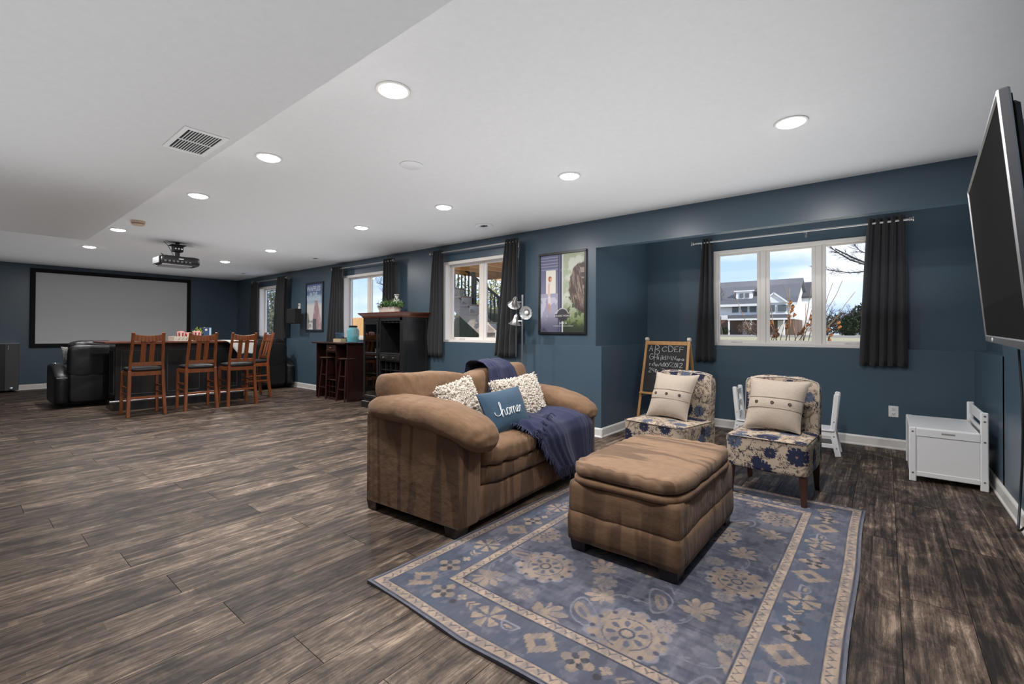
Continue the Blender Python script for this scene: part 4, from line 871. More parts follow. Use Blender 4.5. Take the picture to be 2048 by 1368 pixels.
def slipper(loc, rz, lab, seed, wseat=.53):
    e = empty('slipper_chair', loc, lab, 'chair', 'flowered armless accent chairs', rz=rz); w2 = wseat
    def seatfn(P, N_):
        P = P.copy(); P.z += .010*max(0, N_[2])*(1-N_[0]**2); return P
    a = dense_box((0, .285, .318), (w2, .57, .235), 14, .0042, seatfn, seed=seed); o1 = a.build('seat', M_floral, e, smooth=True); paint_obj(o1, seed)
    def backfn2(P, N_):
        P = P.copy(); z = (P.z+.25)/.5
        P.x *= 1+.0*z; P.z -= .030*max(0, N_[2])*abs(N_[0])**3
        return P
    b = dense_box((0, .53, .535), (.52, .095, .62), 9, .0042, backfn2, rot=('X', -.085), seed=seed+1); o2 = b.build('backrest', M_floral, e, smooth=True); paint_obj(o2, seed+5)
    pp = MB(); z = .428; hw = w2/2-.008
    pp.tube([(-hw, .50, z), (-hw, .01, z), (-hw+.012, -.001, z), (hw-.012, -.001, z), (hw, .01, z), (hw, .50, z)], .0035, 6)
    pp.build('seat_piping', M_piping, e, smooth=True)
    hb = .252; q = MB(); 
    def bp(x, z): return (x, .488+(z-.535)*.085-.002, z)
    q.tube([bp(-hb, .36), bp(-hb, .78), bp(-hb+.01, .808), bp(-hb+.05, .822), bp(0, .838), bp(hb-.05, .822), bp(hb-.01, .808), bp(hb, .78), bp(hb, .36)], .0032, 6); q.build('back_piping', mat('pale_piping', (.52, .46, .42), .9), e, smooth=True)
    for sx in (-1, 1):
        for y, dy in ((.045, -.006), (.525, .02)): 
            t_ = MB().box(-.024, .024, -.024, .024, 0, .215, .003, taper=.62); t_.v = [(x+sx*(w2/2-.035)+sx*.004*(1-z/.2), y_+y+dy*(1-z/.2), z) for x, y_, z in t_.v]; t_.build('leg', M_leg, e)
    return e
slipper((-.665, 3.63, 0), R(-3), 'blue and beige flowered slipper chair nearer the toy bench, dark legs showing', 41)
slipper((-1.495, 3.64, 0), R(-11), 'blue and beige flowered slipper chair in front of the chalkboard easel', 57, .55)
def button_pillow(TL, TR, BL, BR, lab):
    c0 = sum((Vector(p) for p in (TL, TR, BL, BR)), Vector())/4; e = empty('buttoned_pillow', tuple(c0), lab, 'pillow', 'buttoned linen pillows'); P = [Vector(p)-c0 for p in (TL, TR, BL, BR)]; thk = .15
    m, n_ = pillow(*P, thk, nu=36, nv=30, wr=.006, seed=3, pinch=.09); s_ = -1 if n_.y > 0 else 1
    m.build('cover', M_linen, e, smooth=True)
    def fc(a, b, off):
        t_ = (max(0, 1-abs(a)**2.6)**.62)*(max(0, 1-abs(b)**2.6)**.62); uu = .5+a*(1-.09*(1-b*b))/2; vv = .5+b*(1-.09*(1-a*a))/2
        return P[0]*(1-uu)*(1-vv)+P[1]*uu*(1-vv)+P[2]*(1-uu)*vv+P[3]*uu*vv+n_*s_*(t_*thk/2+off)
    MB().grid(lambda u, v: fc(-.985+1.97*u, -.17+.42*v, .0075 if 0 < v < 1 else .002), 30, 5).build('button_band', M_linen, e, smooth='auto')
    for b_ in (-.17, .25): MB().tube([fc(-.98+1.96*i/24, b_, .005) for i in range(25)], .0022, 5).build('seam', mat('linen_seam', (.22, .18, .14), .9), e)
    for a_ in (-.62, -.02, .60): MB().lathe([(.001, .006), (.006, .004), (.010, .0065), (.0125, .003), (.0125, 0), (.001, 0)], fc(a_, .04, .007), 18, n_*s_).build('button', mat('coconut_button', (.05, .028, .018), .4), e, smooth='auto')
    return e
button_pillow((-.835, 4.045, .835), (-.425, 4.02, .825), (-.86, 3.90, .452), (-.475, 3.87, .452), 'oatmeal three-button pillow on the flowered chair nearer the toy bench')
button_pillow((-1.615, 4.07, .825), (-1.215, 4.00, .825), (-1.655, 3.925, .445), (-1.275, 3.86, .445), 'oatmeal three-button pillow on the flowered chair before the chalkboard')
# ================================================================== WALL TELEVISION
TW, TH = 1.25, .70
tv = empty('television', (.292, 2.375, 1.489), 'wall-mounted television with thin silver frame, tilted down at the right', 'television')
wv = Vector((math.sin(.055), math.cos(.055), 0)); nv = Vector((-math.cos(.055), math.sin(.055), 0)); uv_ = Vector((0, 0, 1))*math.cos(.085)+nv*math.sin(.085)
wv, uv_ = wv*math.cos(.011)+uv_*math.sin(.011), uv_*math.cos(.011)-wv*math.sin(.011); nn = uv_.cross(wv); nn = nn if nn.x < 0 else -nn
Tm = Matrix((nn, wv, uv_)).transposed()   # local x: out of the screen
def T(mb): mb.v = [tuple(Tm @ Vector(p)) for p in mb.v]; return mb
b = .016
T(MB().box(-.026, .0, -TW/2, -TW/2+b, -TH/2, TH/2, .004).box(-.026, .0, TW/2-b, TW/2, -TH/2, TH/2, .004).box(-.026, .0, -TW/2+b, TW/2-b, TH/2-b, TH/2, .004).box(-.026, .0, -TW/2+b, TW/2-b, -TH/2, -TH/2+b*1.8, .004)).build('bezel', mat('brushed_aluminium', (.42, .42, .44), .3, 1), tv)
T(MB().box(-.03, -.006, -TW/2+b, TW/2-b, -TH/2+b*1.8, TH/2-b)).build('screen', mat('dark_display', (.016, .016, .016), .6, spec=0), tv)
T(MB().box(-.045, -.024, -TW/2+.03, TW/2-.03, -TH/2+.03, TH/2-.03, .01).box(-.09, -.04, -TW/2+.10, TW/2-.12, -TH/2+.06, TH/2-.12, .02)).build('back_cover', mat('dark_back', (.03, .03, .034), .5), tv)
T(MB().lathe([(.008, 0), (.008, .002), (.001, .003)], (.0, .30, -TH/2+b*.9), 12, (1, 0, 0))).build('power_light', M_lacq, tv)
a = Vector((-.12, 0, 0)); ap = Tm @ a
m = MB(); m.bar(ap, (.25, -.05, 0), .05, .05); m.bar((.25, -.05, .0), (XE-.292-.02, .12, 0), .05, .05); m.build('mount_arm', M_black, tv)
MB().box(XE-.292-.03, XE-.292, .0, .24, -.22, .22, .004).build('wall_plate', M_black, tv)


tag(MB().tube([(.42, 2.9, 1.22), (.52, 3.5, 1.14), (.60, 3.95, 1.11), (.625, 4.09, 1.08), (.630, 4.10, 1.00), (.633, 4.06, .82), (.634, 4.05, .62), (.634, 4.07, .40), (.632, 4.10, .24), (.618, 4.05, .115), (.607, 4.00, .05), (.602, 3.97, .03), (.606, 3.93, .045), (.612, 3.88, .08), (.615, 3.6, .10)], .006, 8).build('power_cable', M_black, smooth=True), 'black power cable hanging from the television to the floor on the right wall', 'cable')
# ================================================================== WINE CABINET (armoire)
x0, x1, y0, y1 = -6.355, -5.372, 4.10, 4.58
ar = empty('wine_cabinet', ((x0+x1)/2, y0, 0), 'tall black wine cabinet with red-brown crown and glass door behind the loveseat', 'cabinet')
hw = (x1-x0)/2; D = y1-y0; B = M_blackwood
def A(name, m, *bs, parent=ar, b=.004):
    q = MB()
    for d in bs: q.box(*d, b)
    return q.build(name, m, parent)
A('base', B, (-hw-.02, hw+.02, -.02, D, 0, .10))
A('side_panel', B, (-hw, -hw+.022, 0, D, .10, 1.39)); 
sp_ = A('side_panel', B, (hw-.022, hw, 0, D, .10, 1.39)); A('side_moulding', B, (hw, hw+.008, .0, .05, .10, 1.39), (hw, hw+.008, D-.05, D, .10, 1.39), (hw, hw+.008, .05, D-.05, 1.33, 1.39), (hw, hw+.008, .05, D-.05, .10, .17), parent=sp_)
A('back_panel', M_blackm, (-hw+.02, hw-.02, D-.02, D, .1, 1.39))
A('top_board', B, (-hw, hw, 0, D, 1.365, 1.39)); A('face_frame', B, (-hw, -hw+.035, -.004, .02, .10, 1.39), (-.075, -.045, -.004, .02, .10, 1.39), (hw-.06, hw, -.004, .02, .10, 1.39), (-hw, hw, -.004, .02, 1.34, 1.39), (-hw, hw, -.004, .02, .10, .14), (-.045, hw-.06, -.004, .02, .835, .86), (-.045, hw-.06, -.004, .02, .735, .75))
A('partition', B, (-.07, -.052, .01, D-.02, .10, 1.37)); A('shelf', B, (-.05, hw-.02, .0, D-.02, .84, .86)); A('shelf', B, (-.05, hw-.02, .0, D-.02, .735, .75))
for z in (.52, .82, 1.02): A('shelf', B, (-hw+.02, -.06, .02, D-.02, z, z+.012))
cm = MB(); prof = [(0, 1.385), (.012, 1.392), (.018, 1.41), (.045, 1.435), (.062, 1.448), (.066, 1.465), (0, 1.465)]
def ringc(o, z): return [(-hw-o, -o, z), (hw+o, -o, z), (hw+o, D, z), (-hw-o, D, z)]
vv = []; [vv.extend(ringc(o, z)) for o, z in prof[:-1]]; k = 4
cm.add(vv, [(r*k+i, r*k+(i+1) % k, (r+1)*k+(i+1) % k, (r+1)*k+i) for r in range(len(prof)-2) for i in range(k)]+[tuple(range(4)), tuple(range((len(prof)-2)*4, (len(prof)-1)*4))]); cm.build('crown', M_maho, ar)
dr = A('door', B, (-hw+.036, -hw+.075, -.022, -.004, .15, 1.33), (-.115, -.076, -.022, -.004, .15, 1.33), (-hw+.075, -.115, -.022, -.004, 1.285, 1.33), (-hw+.075, -.115, -.022, -.004, .15, .20), (-hw+.075, -.115, -.022, -.004, .82, .86))
A('pane', M_cabglass, (-hw+.075, -.115, -.014, -.010, .20, .82), (-hw+.075, -.115, -.014, -.010, .86, 1.285), parent=dr, b=0)
MB().lathe([(.006, 0), (.006, .012), (.013, .018), (.013, .024), (.001, .03)], (-.095, -.022, .79), 14, (0, -1, 0)).build('knob', M_steel, dr, smooth='auto')
for i, x in enumerate((-.045, .195)):
    q = A('drawer', B, (x+.004, x+.236, -.012, .02, .754, .832)); 
    MB().lathe([(.006, 0), (.006, .010), (.012, .016), (.012, .022), (.001, .026)], (x+.12, -.012, .793), 14, (0, -1, 0)).build('knob', M_steel, q, smooth='auto')
for r_ in range(4):
    A('bottle_divider', B, (-.045, hw-.06, .01, .30, .735-.135*(r_+1), .745-.135*(r_+1)), b=.001)
for i in range(1, 4): A('bottle_divider', B, (-.045+i*.1185-.004, -.045+i*.1185+.004, .012, .30, .20, .735), b=.001)
for i in range(4): A('stem_rack', B, (.00+i*.10, .03+i*.10, .03, .30, 1.315, 1.33), b=.001)
# things inside: a red row of toy-like glasses and a jar on the shelf
e = empty('red_glasses_row', (-6.12, 4.28, 1.032), 'row of small red-capped glasses behind the cabinet glass door', 'glasses')
for i in range(6): MB().lathe([(.018, 0), (.020, .06), (.017, .062), (.001, .062)], (-.105+i*.042, 0, 0), 12).build('glass', mat('red_glass', (.25, .05, .03), .2), e, smooth='auto'); MB().lathe([(.021, .062), (.021, .085), (.012, .10), (.001, .10)], (-.105+i*.042, 0, 0), 12).build('cap', mat('red_cap', (.30, .11, .07), .5), e)
e = empty('stoneware_cup', (-6.2, 4.25, .832), 'small pale cup on the lower shelf behind the cabinet glass door', 'cup'); MB().lathe([(.02, 0), (.034, .01), (.036, .08), (.031, .08), (.029, .012), (.001, .012)], n=20).build('bowl', mat('pale_ceramic', (.5, .46, .42), .3), e, smooth='auto'); MB().tube([(.034, 0, .065), (.055, 0, .06), (.055, 0, .03), (.034, 0, .02)], .004, 6).build('handle', mat('pale_ceramic', (0, 0, 0)), e, smooth=True)
# on the crown: planter, box, ginger jar
M_wash = mat('whitewashed_wood', (.62, .54, .47), .7, var=((30, 30, 30), .25, .3)); M_leaf = mat('fresh_leaf', (.10, .20, .055), .5, var=((20, 20, 20), .5, .3))
e = empty('planter_box', (-5.80, 4.22, 1.466), 'whitewashed planter boxes with small green leaves on top of the black cabinet', 'planter')
for x, w_ in ((-.12, .13), (.07, .12)):
    q = MB(); q.box(x-w_, x+w_-.05, -.05, -.042, 0, .085, .002).box(x-w_, x+w_-.05, .042, .05, 0, .085, .002).box(x-w_, x-w_+.008, -.042, .042, 0, .085).box(x+w_-.058, x+w_-.05, -.042, .042, 0, .085).box(x-w_+.008, x+w_-.058, -.042, .042, 0, .06); q.build('box', M_wash, e)
MB().tube([(-.24, -.055, .05), (-.25, -.07, .09), (-.21, -.07, .105), (-.17, -.06, .09)], .007, 6).build('rope_handle', M_wash, e, smooth=True)
q = MB(); r = random.Random(3)
for i in range(420):
    p = Vector((r.uniform(-.27, .23), r.uniform(-.08, .07), .075+abs(r.gauss(0, .050)))); d = Vector((r.uniform(-1, 1), r.uniform(-1, 1), r.uniform(.1, 1.2))).normalized(); s_ = d.cross(Vector((r.random(), r.random(), r.random()))).normalized(); L = r.uniform(.03, .055)
    q.add([p, p+d*L*.5+s_*L*.3, p+d*L, p+d*L*.5-s_*L*.3, p+d*L*.5+d.cross(s_)*.004], [(0, 1, 4), (1, 2, 4), (2, 3, 4), (3, 0, 4), (0, 3, 2, 1)])
q = q.build('foliage', M_leaf, e); q['kind'] = 'stuff'
tag(MB().lathe([(.001, 0), (.045, 0), (.058, .03), (.060, .08), (.050, .125), (.034, .145), (.026, .155), (.026, .17), (.036, .178), (.036, .186), (.001, .19)], n=24).build('ceramic_jar', mat('speckled_ceramic', (.66, .64, .62), .5, var=((90, 90, 90), .35, .1)), loc=(-5.86, 4.36, 1.545), smooth='auto'), 'white speckled ceramic bottle rising behind the planter leaves', 'jar')
bpy.data.objects['ceramic_jar'].location.z = 1.466; bpy.data.objects['ceramic_jar'].scale = (1.15, 1.15, 1.55)
# ================================================================== SMALL BAR CABINET WITH TWO STOOLS
x0, x1, y0, y1 = -7.95, -6.93, 4.17, 4.58
bc = empty('bar_cabinet', ((x0+x1)/2, y0, 0), 'small espresso-brown bar cabinet with drawer and wine grid left of the black cabinet', 'bar cabinet'); hw = (x1-x0)/2; D = y1-y0
A('countertop', M_esp, (-hw-.04, hw+.04, -.07, D, .965, .99), parent=bc); 
for x in (-hw, hw-.022): A('side_panel', M_esp, (x, x+.022, 0, D, 0, .965), parent=bc)
A('back_panel', M_esp, (-hw+.02, hw-.02, D-.02, D, 0, .965), parent=bc)
for x in (-.165, .147): A('partition', M_esp, (x, x+.018, 0, D-.02, 0, .965), parent=bc)
q = A('drawer', wood('espresso_front', (.075, .028, .016), (.04, .014, .009)), (-.145, .145, -.010, .02, .84, .95), parent=bc); MB().tube([(-.05, -.010, .90), (-.045, -.028, .897), (.045, -.028, .897), (.05, -.010, .90)], .005, 8).build('handle', M_chrome, q, smooth=True)
A('shelf', M_esp, (-.147, .147, .0, D-.02, .815, .83), parent=bc); A('shelf', M_esp, (-.147, .147, .0, D-.02, .33, .345), parent=bc)
for i in range(4): MB().tube([(-.11+i*.073, .02, .805), (-.11+i*.073, .25, .805)], .006, 6).build('stem_rack', M_chrome, bc)
g = MB()
for i in (1, 2): g.bar((-.147+i*.098, .004, .03), (-.147+i*.098, .004, .33), .008, .008, .001, up=(0, 1, 0))
for z in (.13, .23): g.bar((-.147, .004, z), (.147, .004, z), .008, .008, .001)
g.build('wine_grid', M_esp, bc); A('kickboard', M_esp, (-.147, .147, .01, .03, 0, .035), parent=bc)
def stool(loc, lab):
    e = empty('bar_stool', loc, lab, 'stool', 'dark round stools under the small bar'); h = .73
    MB().lathe([(.001, h-.028), (.135, h-.028), (.148, h-.018), (.148, h-.006), (.138, h), (.001, h)], n=32).build('seat', wood('glossy_espresso', (.09, .05, .04), (.05, .03, .02), .15), e, smooth='auto')
    c_ = {}
    for sx in (-1, 1):
        for sy in (-1, 1): MB().tube([(sx*.125, sy*.125, 0), (sx*.075, sy*.075, h-.028)], [.014, .017], 10).build('leg', M_esp, e, smooth='auto')
    for z in (.20, .42):
        k = .125-.05*z/.7
        for a, b_ in (((-k, -k), (k, -k)), ((k, -k), (k, k)), ((k, k), (-k, k)), ((-k, k), (-k, -k))): MB().tube([(a[0], a[1], z), (b_[0], b_[1], z)], .009, 8).build('rung', M_esp, e, smooth='auto')
    return e
stool((-7.665, 4.255, 0), 'dark round-seat stool under the left side of the small bar cabinet'); stool((-7.06, 4.255, 0), 'dark round-seat stool beside the black cabinet, right side of the small bar')
# jar and glasses on it
e = empty('drink_dispenser', (-7.02, 4.33, .99), 'blue glass drink dispenser with limes at the bottom on the small bar', 'dispenser')
gm = bpy.data.materials.new('aqua_glass'); gm.use_nodes = True; t_ = gm.node_tree; pb = t_.nodes['Principled BSDF']; pb.inputs['Base Color'].default_value = (.18, .62, .72, 1); pb.inputs['Roughness'].default_value = .08; pb.inputs['Alpha'].default_value = .45; pb.inputs['Coat Weight'].default_value = .5
MB().lathe([(.001, .001), (.085, .001), (.10, .015), (.102, .20), (.088, .235), (.065, .248), (.065, .262), (.060, .262), (.060, .25), (.083, .232), (.096, .20), (.094, .018), (.001, .010)], n=32).build('vessel', gm, e, smooth='auto')
MB().lathe([(.001, .258), (.070, .258), (.070, .285), (.001, .288)], n=28).build('lid', M_black, e, smooth='auto')
MB().tube([(.098, 0, .235), (.112, 0, .20), (.112, 0, .15)], .003, 6).build('bail_wire', M_black, e, smooth=True)
r = random.Random(8); lm = mat('lime_skin', (.06, .16, .03), .4)
for i in range(9):
    a_ = i*.7; q = .055 if i < 8 else 0; soft((q*math.cos(a_), q*math.sin(a_), .045+.03*(i % 2)), (.05, .05, .045), 2.2, 8).build('lime', lm if i % 3 else mat('orange_slice', (.35, .12, .03), .4), e, smooth=True)
e = empty('glass_tray', (-7.31, 4.25, .99), 'small wooden tray holding blue-tinted stemmed glasses on the small bar', 'tray')
A('tray', mat('pale_tray', (.46, .36, .22), .5), (-.12, .12, -.05, -.043, 0, .06), (-.12, .12, .043, .05, 0, .06), (-.12, -.113, -.043, .043, 0, .06), (.113, .12, -.043, .043, 0, .06), (-.113, .113, -.043, .043, 0, .01), parent=e, b=.002)
gb = glass('blue_tint_glass', (.62, .80, .92), .25)
for i in range(3):
    e2 = empty('stemmed_glass', (-7.38+i*.075, 4.25, 1.0), ('leftmost blue-tinted stemmed glass in the small bar tray', 'middle blue-tinted stemmed glass in the small bar tray', 'blue-tinted stemmed glass in the tray, nearest the drink dispenser')[i], 'glass', 'blue stemmed glasses in the tray')
    MB().lathe([(.028, 0), (.026, .004), (.004, .008), (.004, .05), (.020, .07), (.034, .11), (.036, .155), (.034, .155), (.031, .11), (.016, .073), (.001, .07)], n=20).build('bowl', gb, e2, smooth='auto')
# ================================================================== LONG BAR WITH COUNTER CHAIRS
bar_ = empty('long_bar', (-8.9, 2.36, 0), 'long black panelled bar with red-brown wooden top behind the counter chairs', 'bar')
by0, by1 = 1.53-2.36, 3.22-2.36; bx0, bx1 = -9.15+8.9, -8.74+8.9
A('countertop', M_maho, (-.42, .36, 1.375-2.36, 3.34-2.36, .985, 1.012), parent=bar_, b=.006)
A('cabinet', M_blackwood, (bx0, bx1, by0, by1, .12, .985), parent=bar_); A('plinth', M_blackwood, (bx0-.02, bx1+.05, by0-.03, by1+.03, 0, .12), parent=bar_)
n_ = 3; pw = (by1-by0)/n_
for i in range(n_):
    a_, b_ = by0+i*pw+.06, by0+(i+1)*pw-.06; z0, z1 = .22, .88; q = MB()
    for d in ((a_, b_, z0, z0+.012), (a_, b_, z1-.012, z1), (a_, a_+.012, z0, z1), (b_-.012, b_, z0, z1)): q.box(bx1-.002, bx1+.010, *d, .002)
    q.build('panel_moulding', mat('satin_black', (.05, .052, .055), .3), bar_)
q = MB()
for d in ((bx0+.06, bx1-.06, .22, .232), (bx0+.06, bx1-.06, .868, .88)): q.box(d[0], d[1], by0-.010, by0+.002, d[2], d[3], .002)
for x in (bx0+.06, bx1-.072): q.box(x, x+.012, by0-.010, by0+.002, .232, .868, .002)
q.build('panel_moulding', mat('satin_black', (0, 0, 0)), bar_)
MB().tube([(bx1+.16, 1.44-2.36, .15), (bx1+.16, 3.22-2.36, .15)], .018, 12).build('foot_rail', M_steel, bar_, smooth='auto')
for y in (-.80, -.1, .65): MB().bar((bx1, y, .10), (bx1+.16, y, .15), .03, .02).build('rail_bracket', M_steel, bar_)
def counter_chair():
    e = empty('counter_chair', (0, 0, 0)); W2 = .205
    # rear posts: legs and backrest in one sweep (local +x is behind the sitter)
    for s_ in (-1, 1):
        P = [(.03, s_*W2, 0), (.0, s_*(W2-.012), .30), (-.015, s_*(W2-.022), .62), (.01, s_*(W2-.028), .80), (.055, s_*(W2-.034), .98), (.095, s_*(W2-.038), 1.15)]
        q = MB()
        for i in range(len(P)-1): q.bar(P[i], Vector(P[i+1])+(Vector(P[i+1])-Vector(P[i])).normalized()*(.006 if i < len(P)-2 else 0), .040 if i < 2 else .034, .044 if i < 2 else .032, .004, up=(1, 0, 0))
        q.build('rear_post', M_oak, e)
        MB().bar((-.375, s_*W2, 0), (-.355, s_*(W2-.01), .60), .038, .038, .004, up=(1, 0, 0)).build('front_leg', M_oak, e)
        for z in (.30, .39): MB().bar((-.36, s_*(W2-.010), z), (.0, s_*(W2-.012), z), .018, .024).build('side_rail', M_oak, e)
        MB().bar((-.355, s_*(W2-.016), .585), (-.012, s_*(W2-.020), .585), .022, .060).build('apron', M_oak, e)
    MB().bar((-.362, -W2, .21), (-.362, W2, .21), .022, .030).build('foot_rail', M_oak, e); MB().bar((.008, -W2+.012, .255), (.008, W2-.012, .255), .018, .032).build('rear_rail', M_oak, e)
    MB().bar((-.355, -W2+.02, .585), (-.355, W2-.02, .585), .022, .060).build('apron', M_oak, e); MB().bar((-.012, -W2+.02, .585), (-.012, W2-.02, .585), .022, .060).build('apron', M_oak, e)
    soft((-.18, 0, .640), (.40, .40, .055), 6, 16, puff=.25).build('seat_pad', M_leather, e, smooth=True)
    MB().bar((.0, -W2+.03, .715), (.0, W2-.03, .715), .024, .050).build('lower_back_rail', M_oak, e)
    q = MB()
    for i in range(8):
        a_, b_ = -1+i/4, -1+(i+1)/4; f_ = lambda t: (.078+.010*(1-t*t), t*(W2-.045), 1.085-.022*(1-t*t))
        q.bar(f_(a_), f_(b_), .022, .085, .002)
    q.build('top_rail', M_oak, e)
    MB().bar((.062, -W2+.04, 1.005), (.062, W2-.04, 1.005), .018, .026).build('upper_back_rail', M_oak, e)
    for s_ in (-.048, .048): MB().bar((.002, s_, .735), (.082, s_, 1.06), .060, .013, .003, up=(1, 0, 0)).build('back_slat', M_oak, e)
    return e
c0 = counter_chair(); GC = 'amber wooden counter chairs'
spots = [(-7.925, 1.722, 0, 'amber wooden counter chair nearest the black recliner, first of the row'), (-7.935, 2.378, 0, 'amber wooden counter chair in front of the striped popcorn tubs'), (-7.935, 2.938, 0, 'amber wooden counter chair with white cloth seen behind its slats'), (-8.74, 3.60, R(90), 'amber wooden counter chair seen from the side at the end of the bar')]
for i, (x, y, a_, lab) in enumerate(spots):
    o = c0 if i == 0 else copy_tree(c0); o.location = (x, y, 0); o.rotation_euler.z = a_; tag(o, lab, 'chair', GC)
# things on the bar
e = empty('snack_tray', (-8.78, 2.47, 1.012), 'cream patterned snack tray on the bar top', 'tray'); M_tray = mat('cream_tray', (.60, .53, .44), .6)
A('tray', M_tray, (-.15, .15, -.26, -.25, 0, .075), (-.15, .15, .25, .26, 0, .075), (-.15, -.14, -.25, .25, 0, .075), (.14, .15, -.25, .25, 0, .075), (-.14, .14, -.25, .25, 0, .01), parent=e, b=.002)
q = MB()
for i in range(9): q.bar((.152, -.20+i*.05, .02), (.152, -.18+i*.05, .055), .003, .010, .0005, up=(1, 0, 0))
q.build('pattern', mat('grey_print', (.20, .19, .18), .7), e)
M_red = mat('popcorn_red', (.45, .03, .035), .6); M_pw = mat('popcorn_white', (.75, .68, .66), .6)
for i, (x, y, h) in enumerate(((.04, -.14, .12), (-.05, -.02, .10), (.05, .08, .125))):
    e2 = empty('popcorn_tub', (-8.78+x, 2.47+y, 1.023), ('red and white striped popcorn tub at the left end of the snack tray', 'shorter red and white striped popcorn tub in the middle of the tray', 'red and white striped popcorn tub nearest the green leaves')[i], 'popcorn tub', 'striped popcorn tubs'); n_ = 16
    for s_ in (0, 1):
        q = MB()
        for k in range(s_, n_, 2):
            a0, a1 = 2*math.pi*k/n_, 2*math.pi*(k+1)/n_; rb, rt_ = .045, .065
            P_ = [(rb*math.cos(a0), rb*math.sin(a0), 0), (rb*math.cos(a1), rb*math.sin(a1), 0), (rt_*math.cos(a1), rt_*math.sin(a1), h), (rt_*math.cos(a0), rt_*math.sin(a0), h)]; P2 = [(x_*.94, y_*.94, z_) for x_, y_, z_ in P_]
            q.add(P_+P2, [(0, 1, 2, 3), (7, 6, 5, 4), (0, 4, 5, 1), (3, 2, 6, 7), (1, 5, 6, 2), (0, 3, 7, 4)])
        q = q.build(('red_stripes', 'white_stripes')[s_], (M_red, M_pw)[s_], e2)
        q['kind'] = 'stuff'
    soft((0, 0, h-.005), (.115, .115, .06), 2.2, 10, wr=.012, ws=60).build('contents', mat('pink_popcorn', (.62, .28, .26), .8), e2, smooth=True)
e = empty('leafy_plant', (-8.80, 2.60, 1.023), 'small bright green leafy plant behind the snack tray', 'plant'); q = MB(); r = random.Random(5)
for i in range(90):
    p = Vector((r.gauss(0, .02), r.gauss(0, .035), r.uniform(.09, .19))); d = Vector((r.uniform(-1, 1), r.uniform(-1, 1), r.uniform(.1, 1))).normalized(); s_ = d.cross(Vector((r.random(), r.random(), r.random()))).normalized(); L = r.uniform(.03, .05)
    q.add([p, p+d*L*.5+s_*L*.3, p+d*L, p+d*L*.5-s_*L*.3, p+d*L*.5+d.cross(s_)*.004], [(0, 1, 4), (1, 2, 4), (2, 3, 4), (3, 0, 4), (0, 3, 2, 1)])
q = q.build('foliage', mat('lime_leaf', (.24, .36, .06), .5), e); q['kind'] = 'stuff'
MB().lathe([(.001, 0), (.028, 0), (.036, .10), (.001, .10)], n=16).build('pot', M_wash, e, smooth='auto')
bk = empty('snack_box', (-8.80, 2.70, 1.023), 'blue box with a pale side standing at the tray end', 'box'); A('box', mat('blue_card', (.03, .07, .17), .5), (-.035, .035, -.05, .035, 0, .205), parent=bk); A('side_label', mat('pale_card', (.42, .55, .68), .5), (-.036, .036, .035, .065, 0, .205), parent=bk, b=.001); MB().lathe([(.018, 0), (.001, .001)], (.036, -.01, .17), 12, (1, 0, 0)).build('emblem', M_pw, bk)
def cl(u, v):
    P_ = [(-8.95, 1.019), (-8.60, 1.019), (-8.535, 1.017), (-8.520, .99), (-8.515, .93), (-8.51, .86), (-8.505, .79)]; t__ = np.linspace(0, 1, 7); x = np.interp(u, t__, [p[0] for p in P_]); z = np.interp(u, t__, [p[1] for p in P_])
    a0 = np.interp(u, [0, .35, 1], [2.86, 2.90, 3.08]); a1 = np.interp(u, [0, .5, 1], [3.30, 3.36, 3.33])
    return Vector((x+.008*math.sin(16*v)*(u > .45), a0+(a1-a0)*v, z+.004*noise.noise(Vector((u*8, v*8, 1)))+.006*math.sin(20*v)*(u > .95)))
o = MB().grid(cl, 30, 30).build('white_cloth', mat('off_white_cloth', (.55, .55, .53), .9, bump=(80, .3, .004)), smooth=True); md = o.modifiers.new('thickness', 'SOLIDIFY'); md.thickness = .006; tag(o, 'off-white cloth hanging over the right end of the bar', 'cloth')
# ================================================================== RECLINERS
def recliner(loc, lab, arm, wback=.60):
    e = empty('recliner', loc, lab, 'recliner', 'black leather theatre recliners')   # back faces +x, arm = -1 (low y side) or 1
    soft((-.06, 0, .30), (.10, wback, .46), 8, 16, wr=.006, ws=8).build('rear_panel', M_leather, e, smooth=True)
    soft((-.08, 0, .70), (.15, wback+.02, .50), 6, 18, wr=.008, ws=6).build('backrest', M_leather, e, smooth=True)
    soft((-.17, 0, .93), (.26, wback+.0, .17), 3, 26, wr=.016, ws=9, seed=2).build('headrest', M_leather, e, smooth=True)
    soft((-.42, 0, .42), (.60, wback-.02, .22), 5, 16, wr=.006, ws=8).build('seat', M_leather, e, smooth=True)
    MB().box(-.75, -.06, -wback/2+.02, wback/2-.02, .04, .34, .02).build('base', M_leather, e)
    ya = arm*(wback/2+.075)
    def af(P, N_):
        P = P.copy(); 
        if N_[2] > 0: P.z -= .16*max(0, N_[0])**2*N_[2]
        return P
    soft((-.42, ya, .345), (.90, .165, .60), 9, 24, wr=.004, ws=8, fn=af).build('arm', M_leather, e, smooth=True)
    MB().box(.022, .030, ya-.06, ya+.06, .455, .466, .001).build('arm_trim', M_chrome, e)
    MB().lathe([(.040, 0), (.050, 0), (.050, .012), (.043, .014), (.040, .010)], (-.62, ya, .640), 24).build('cup_holder', M_chrome, e, smooth='auto')
    return e
recliner((-9.53, 1.38+.03, 0), 'black leather recliner seen from behind at the left end of the bar', -1, .56)
recliner((-9.62, 4.07, 0), 'black leather recliner seen from behind by the far window', 1, .70)
e = empty('patterned_cushion', (-9.86, 1.13, .76), 'small grey patterned cushion peeking past the left recliner', 'cushion'); 
m, _n = pillow((0, -.05, .16), (-.12, .14, .16), (0, -.02, -.12), (-.12, .16, -.12), .08); m.build('cover', mat('grey_pattern', (.42, .40, .38), .9, var=((60, 60, 60), .7, .08)), e, smooth=True)
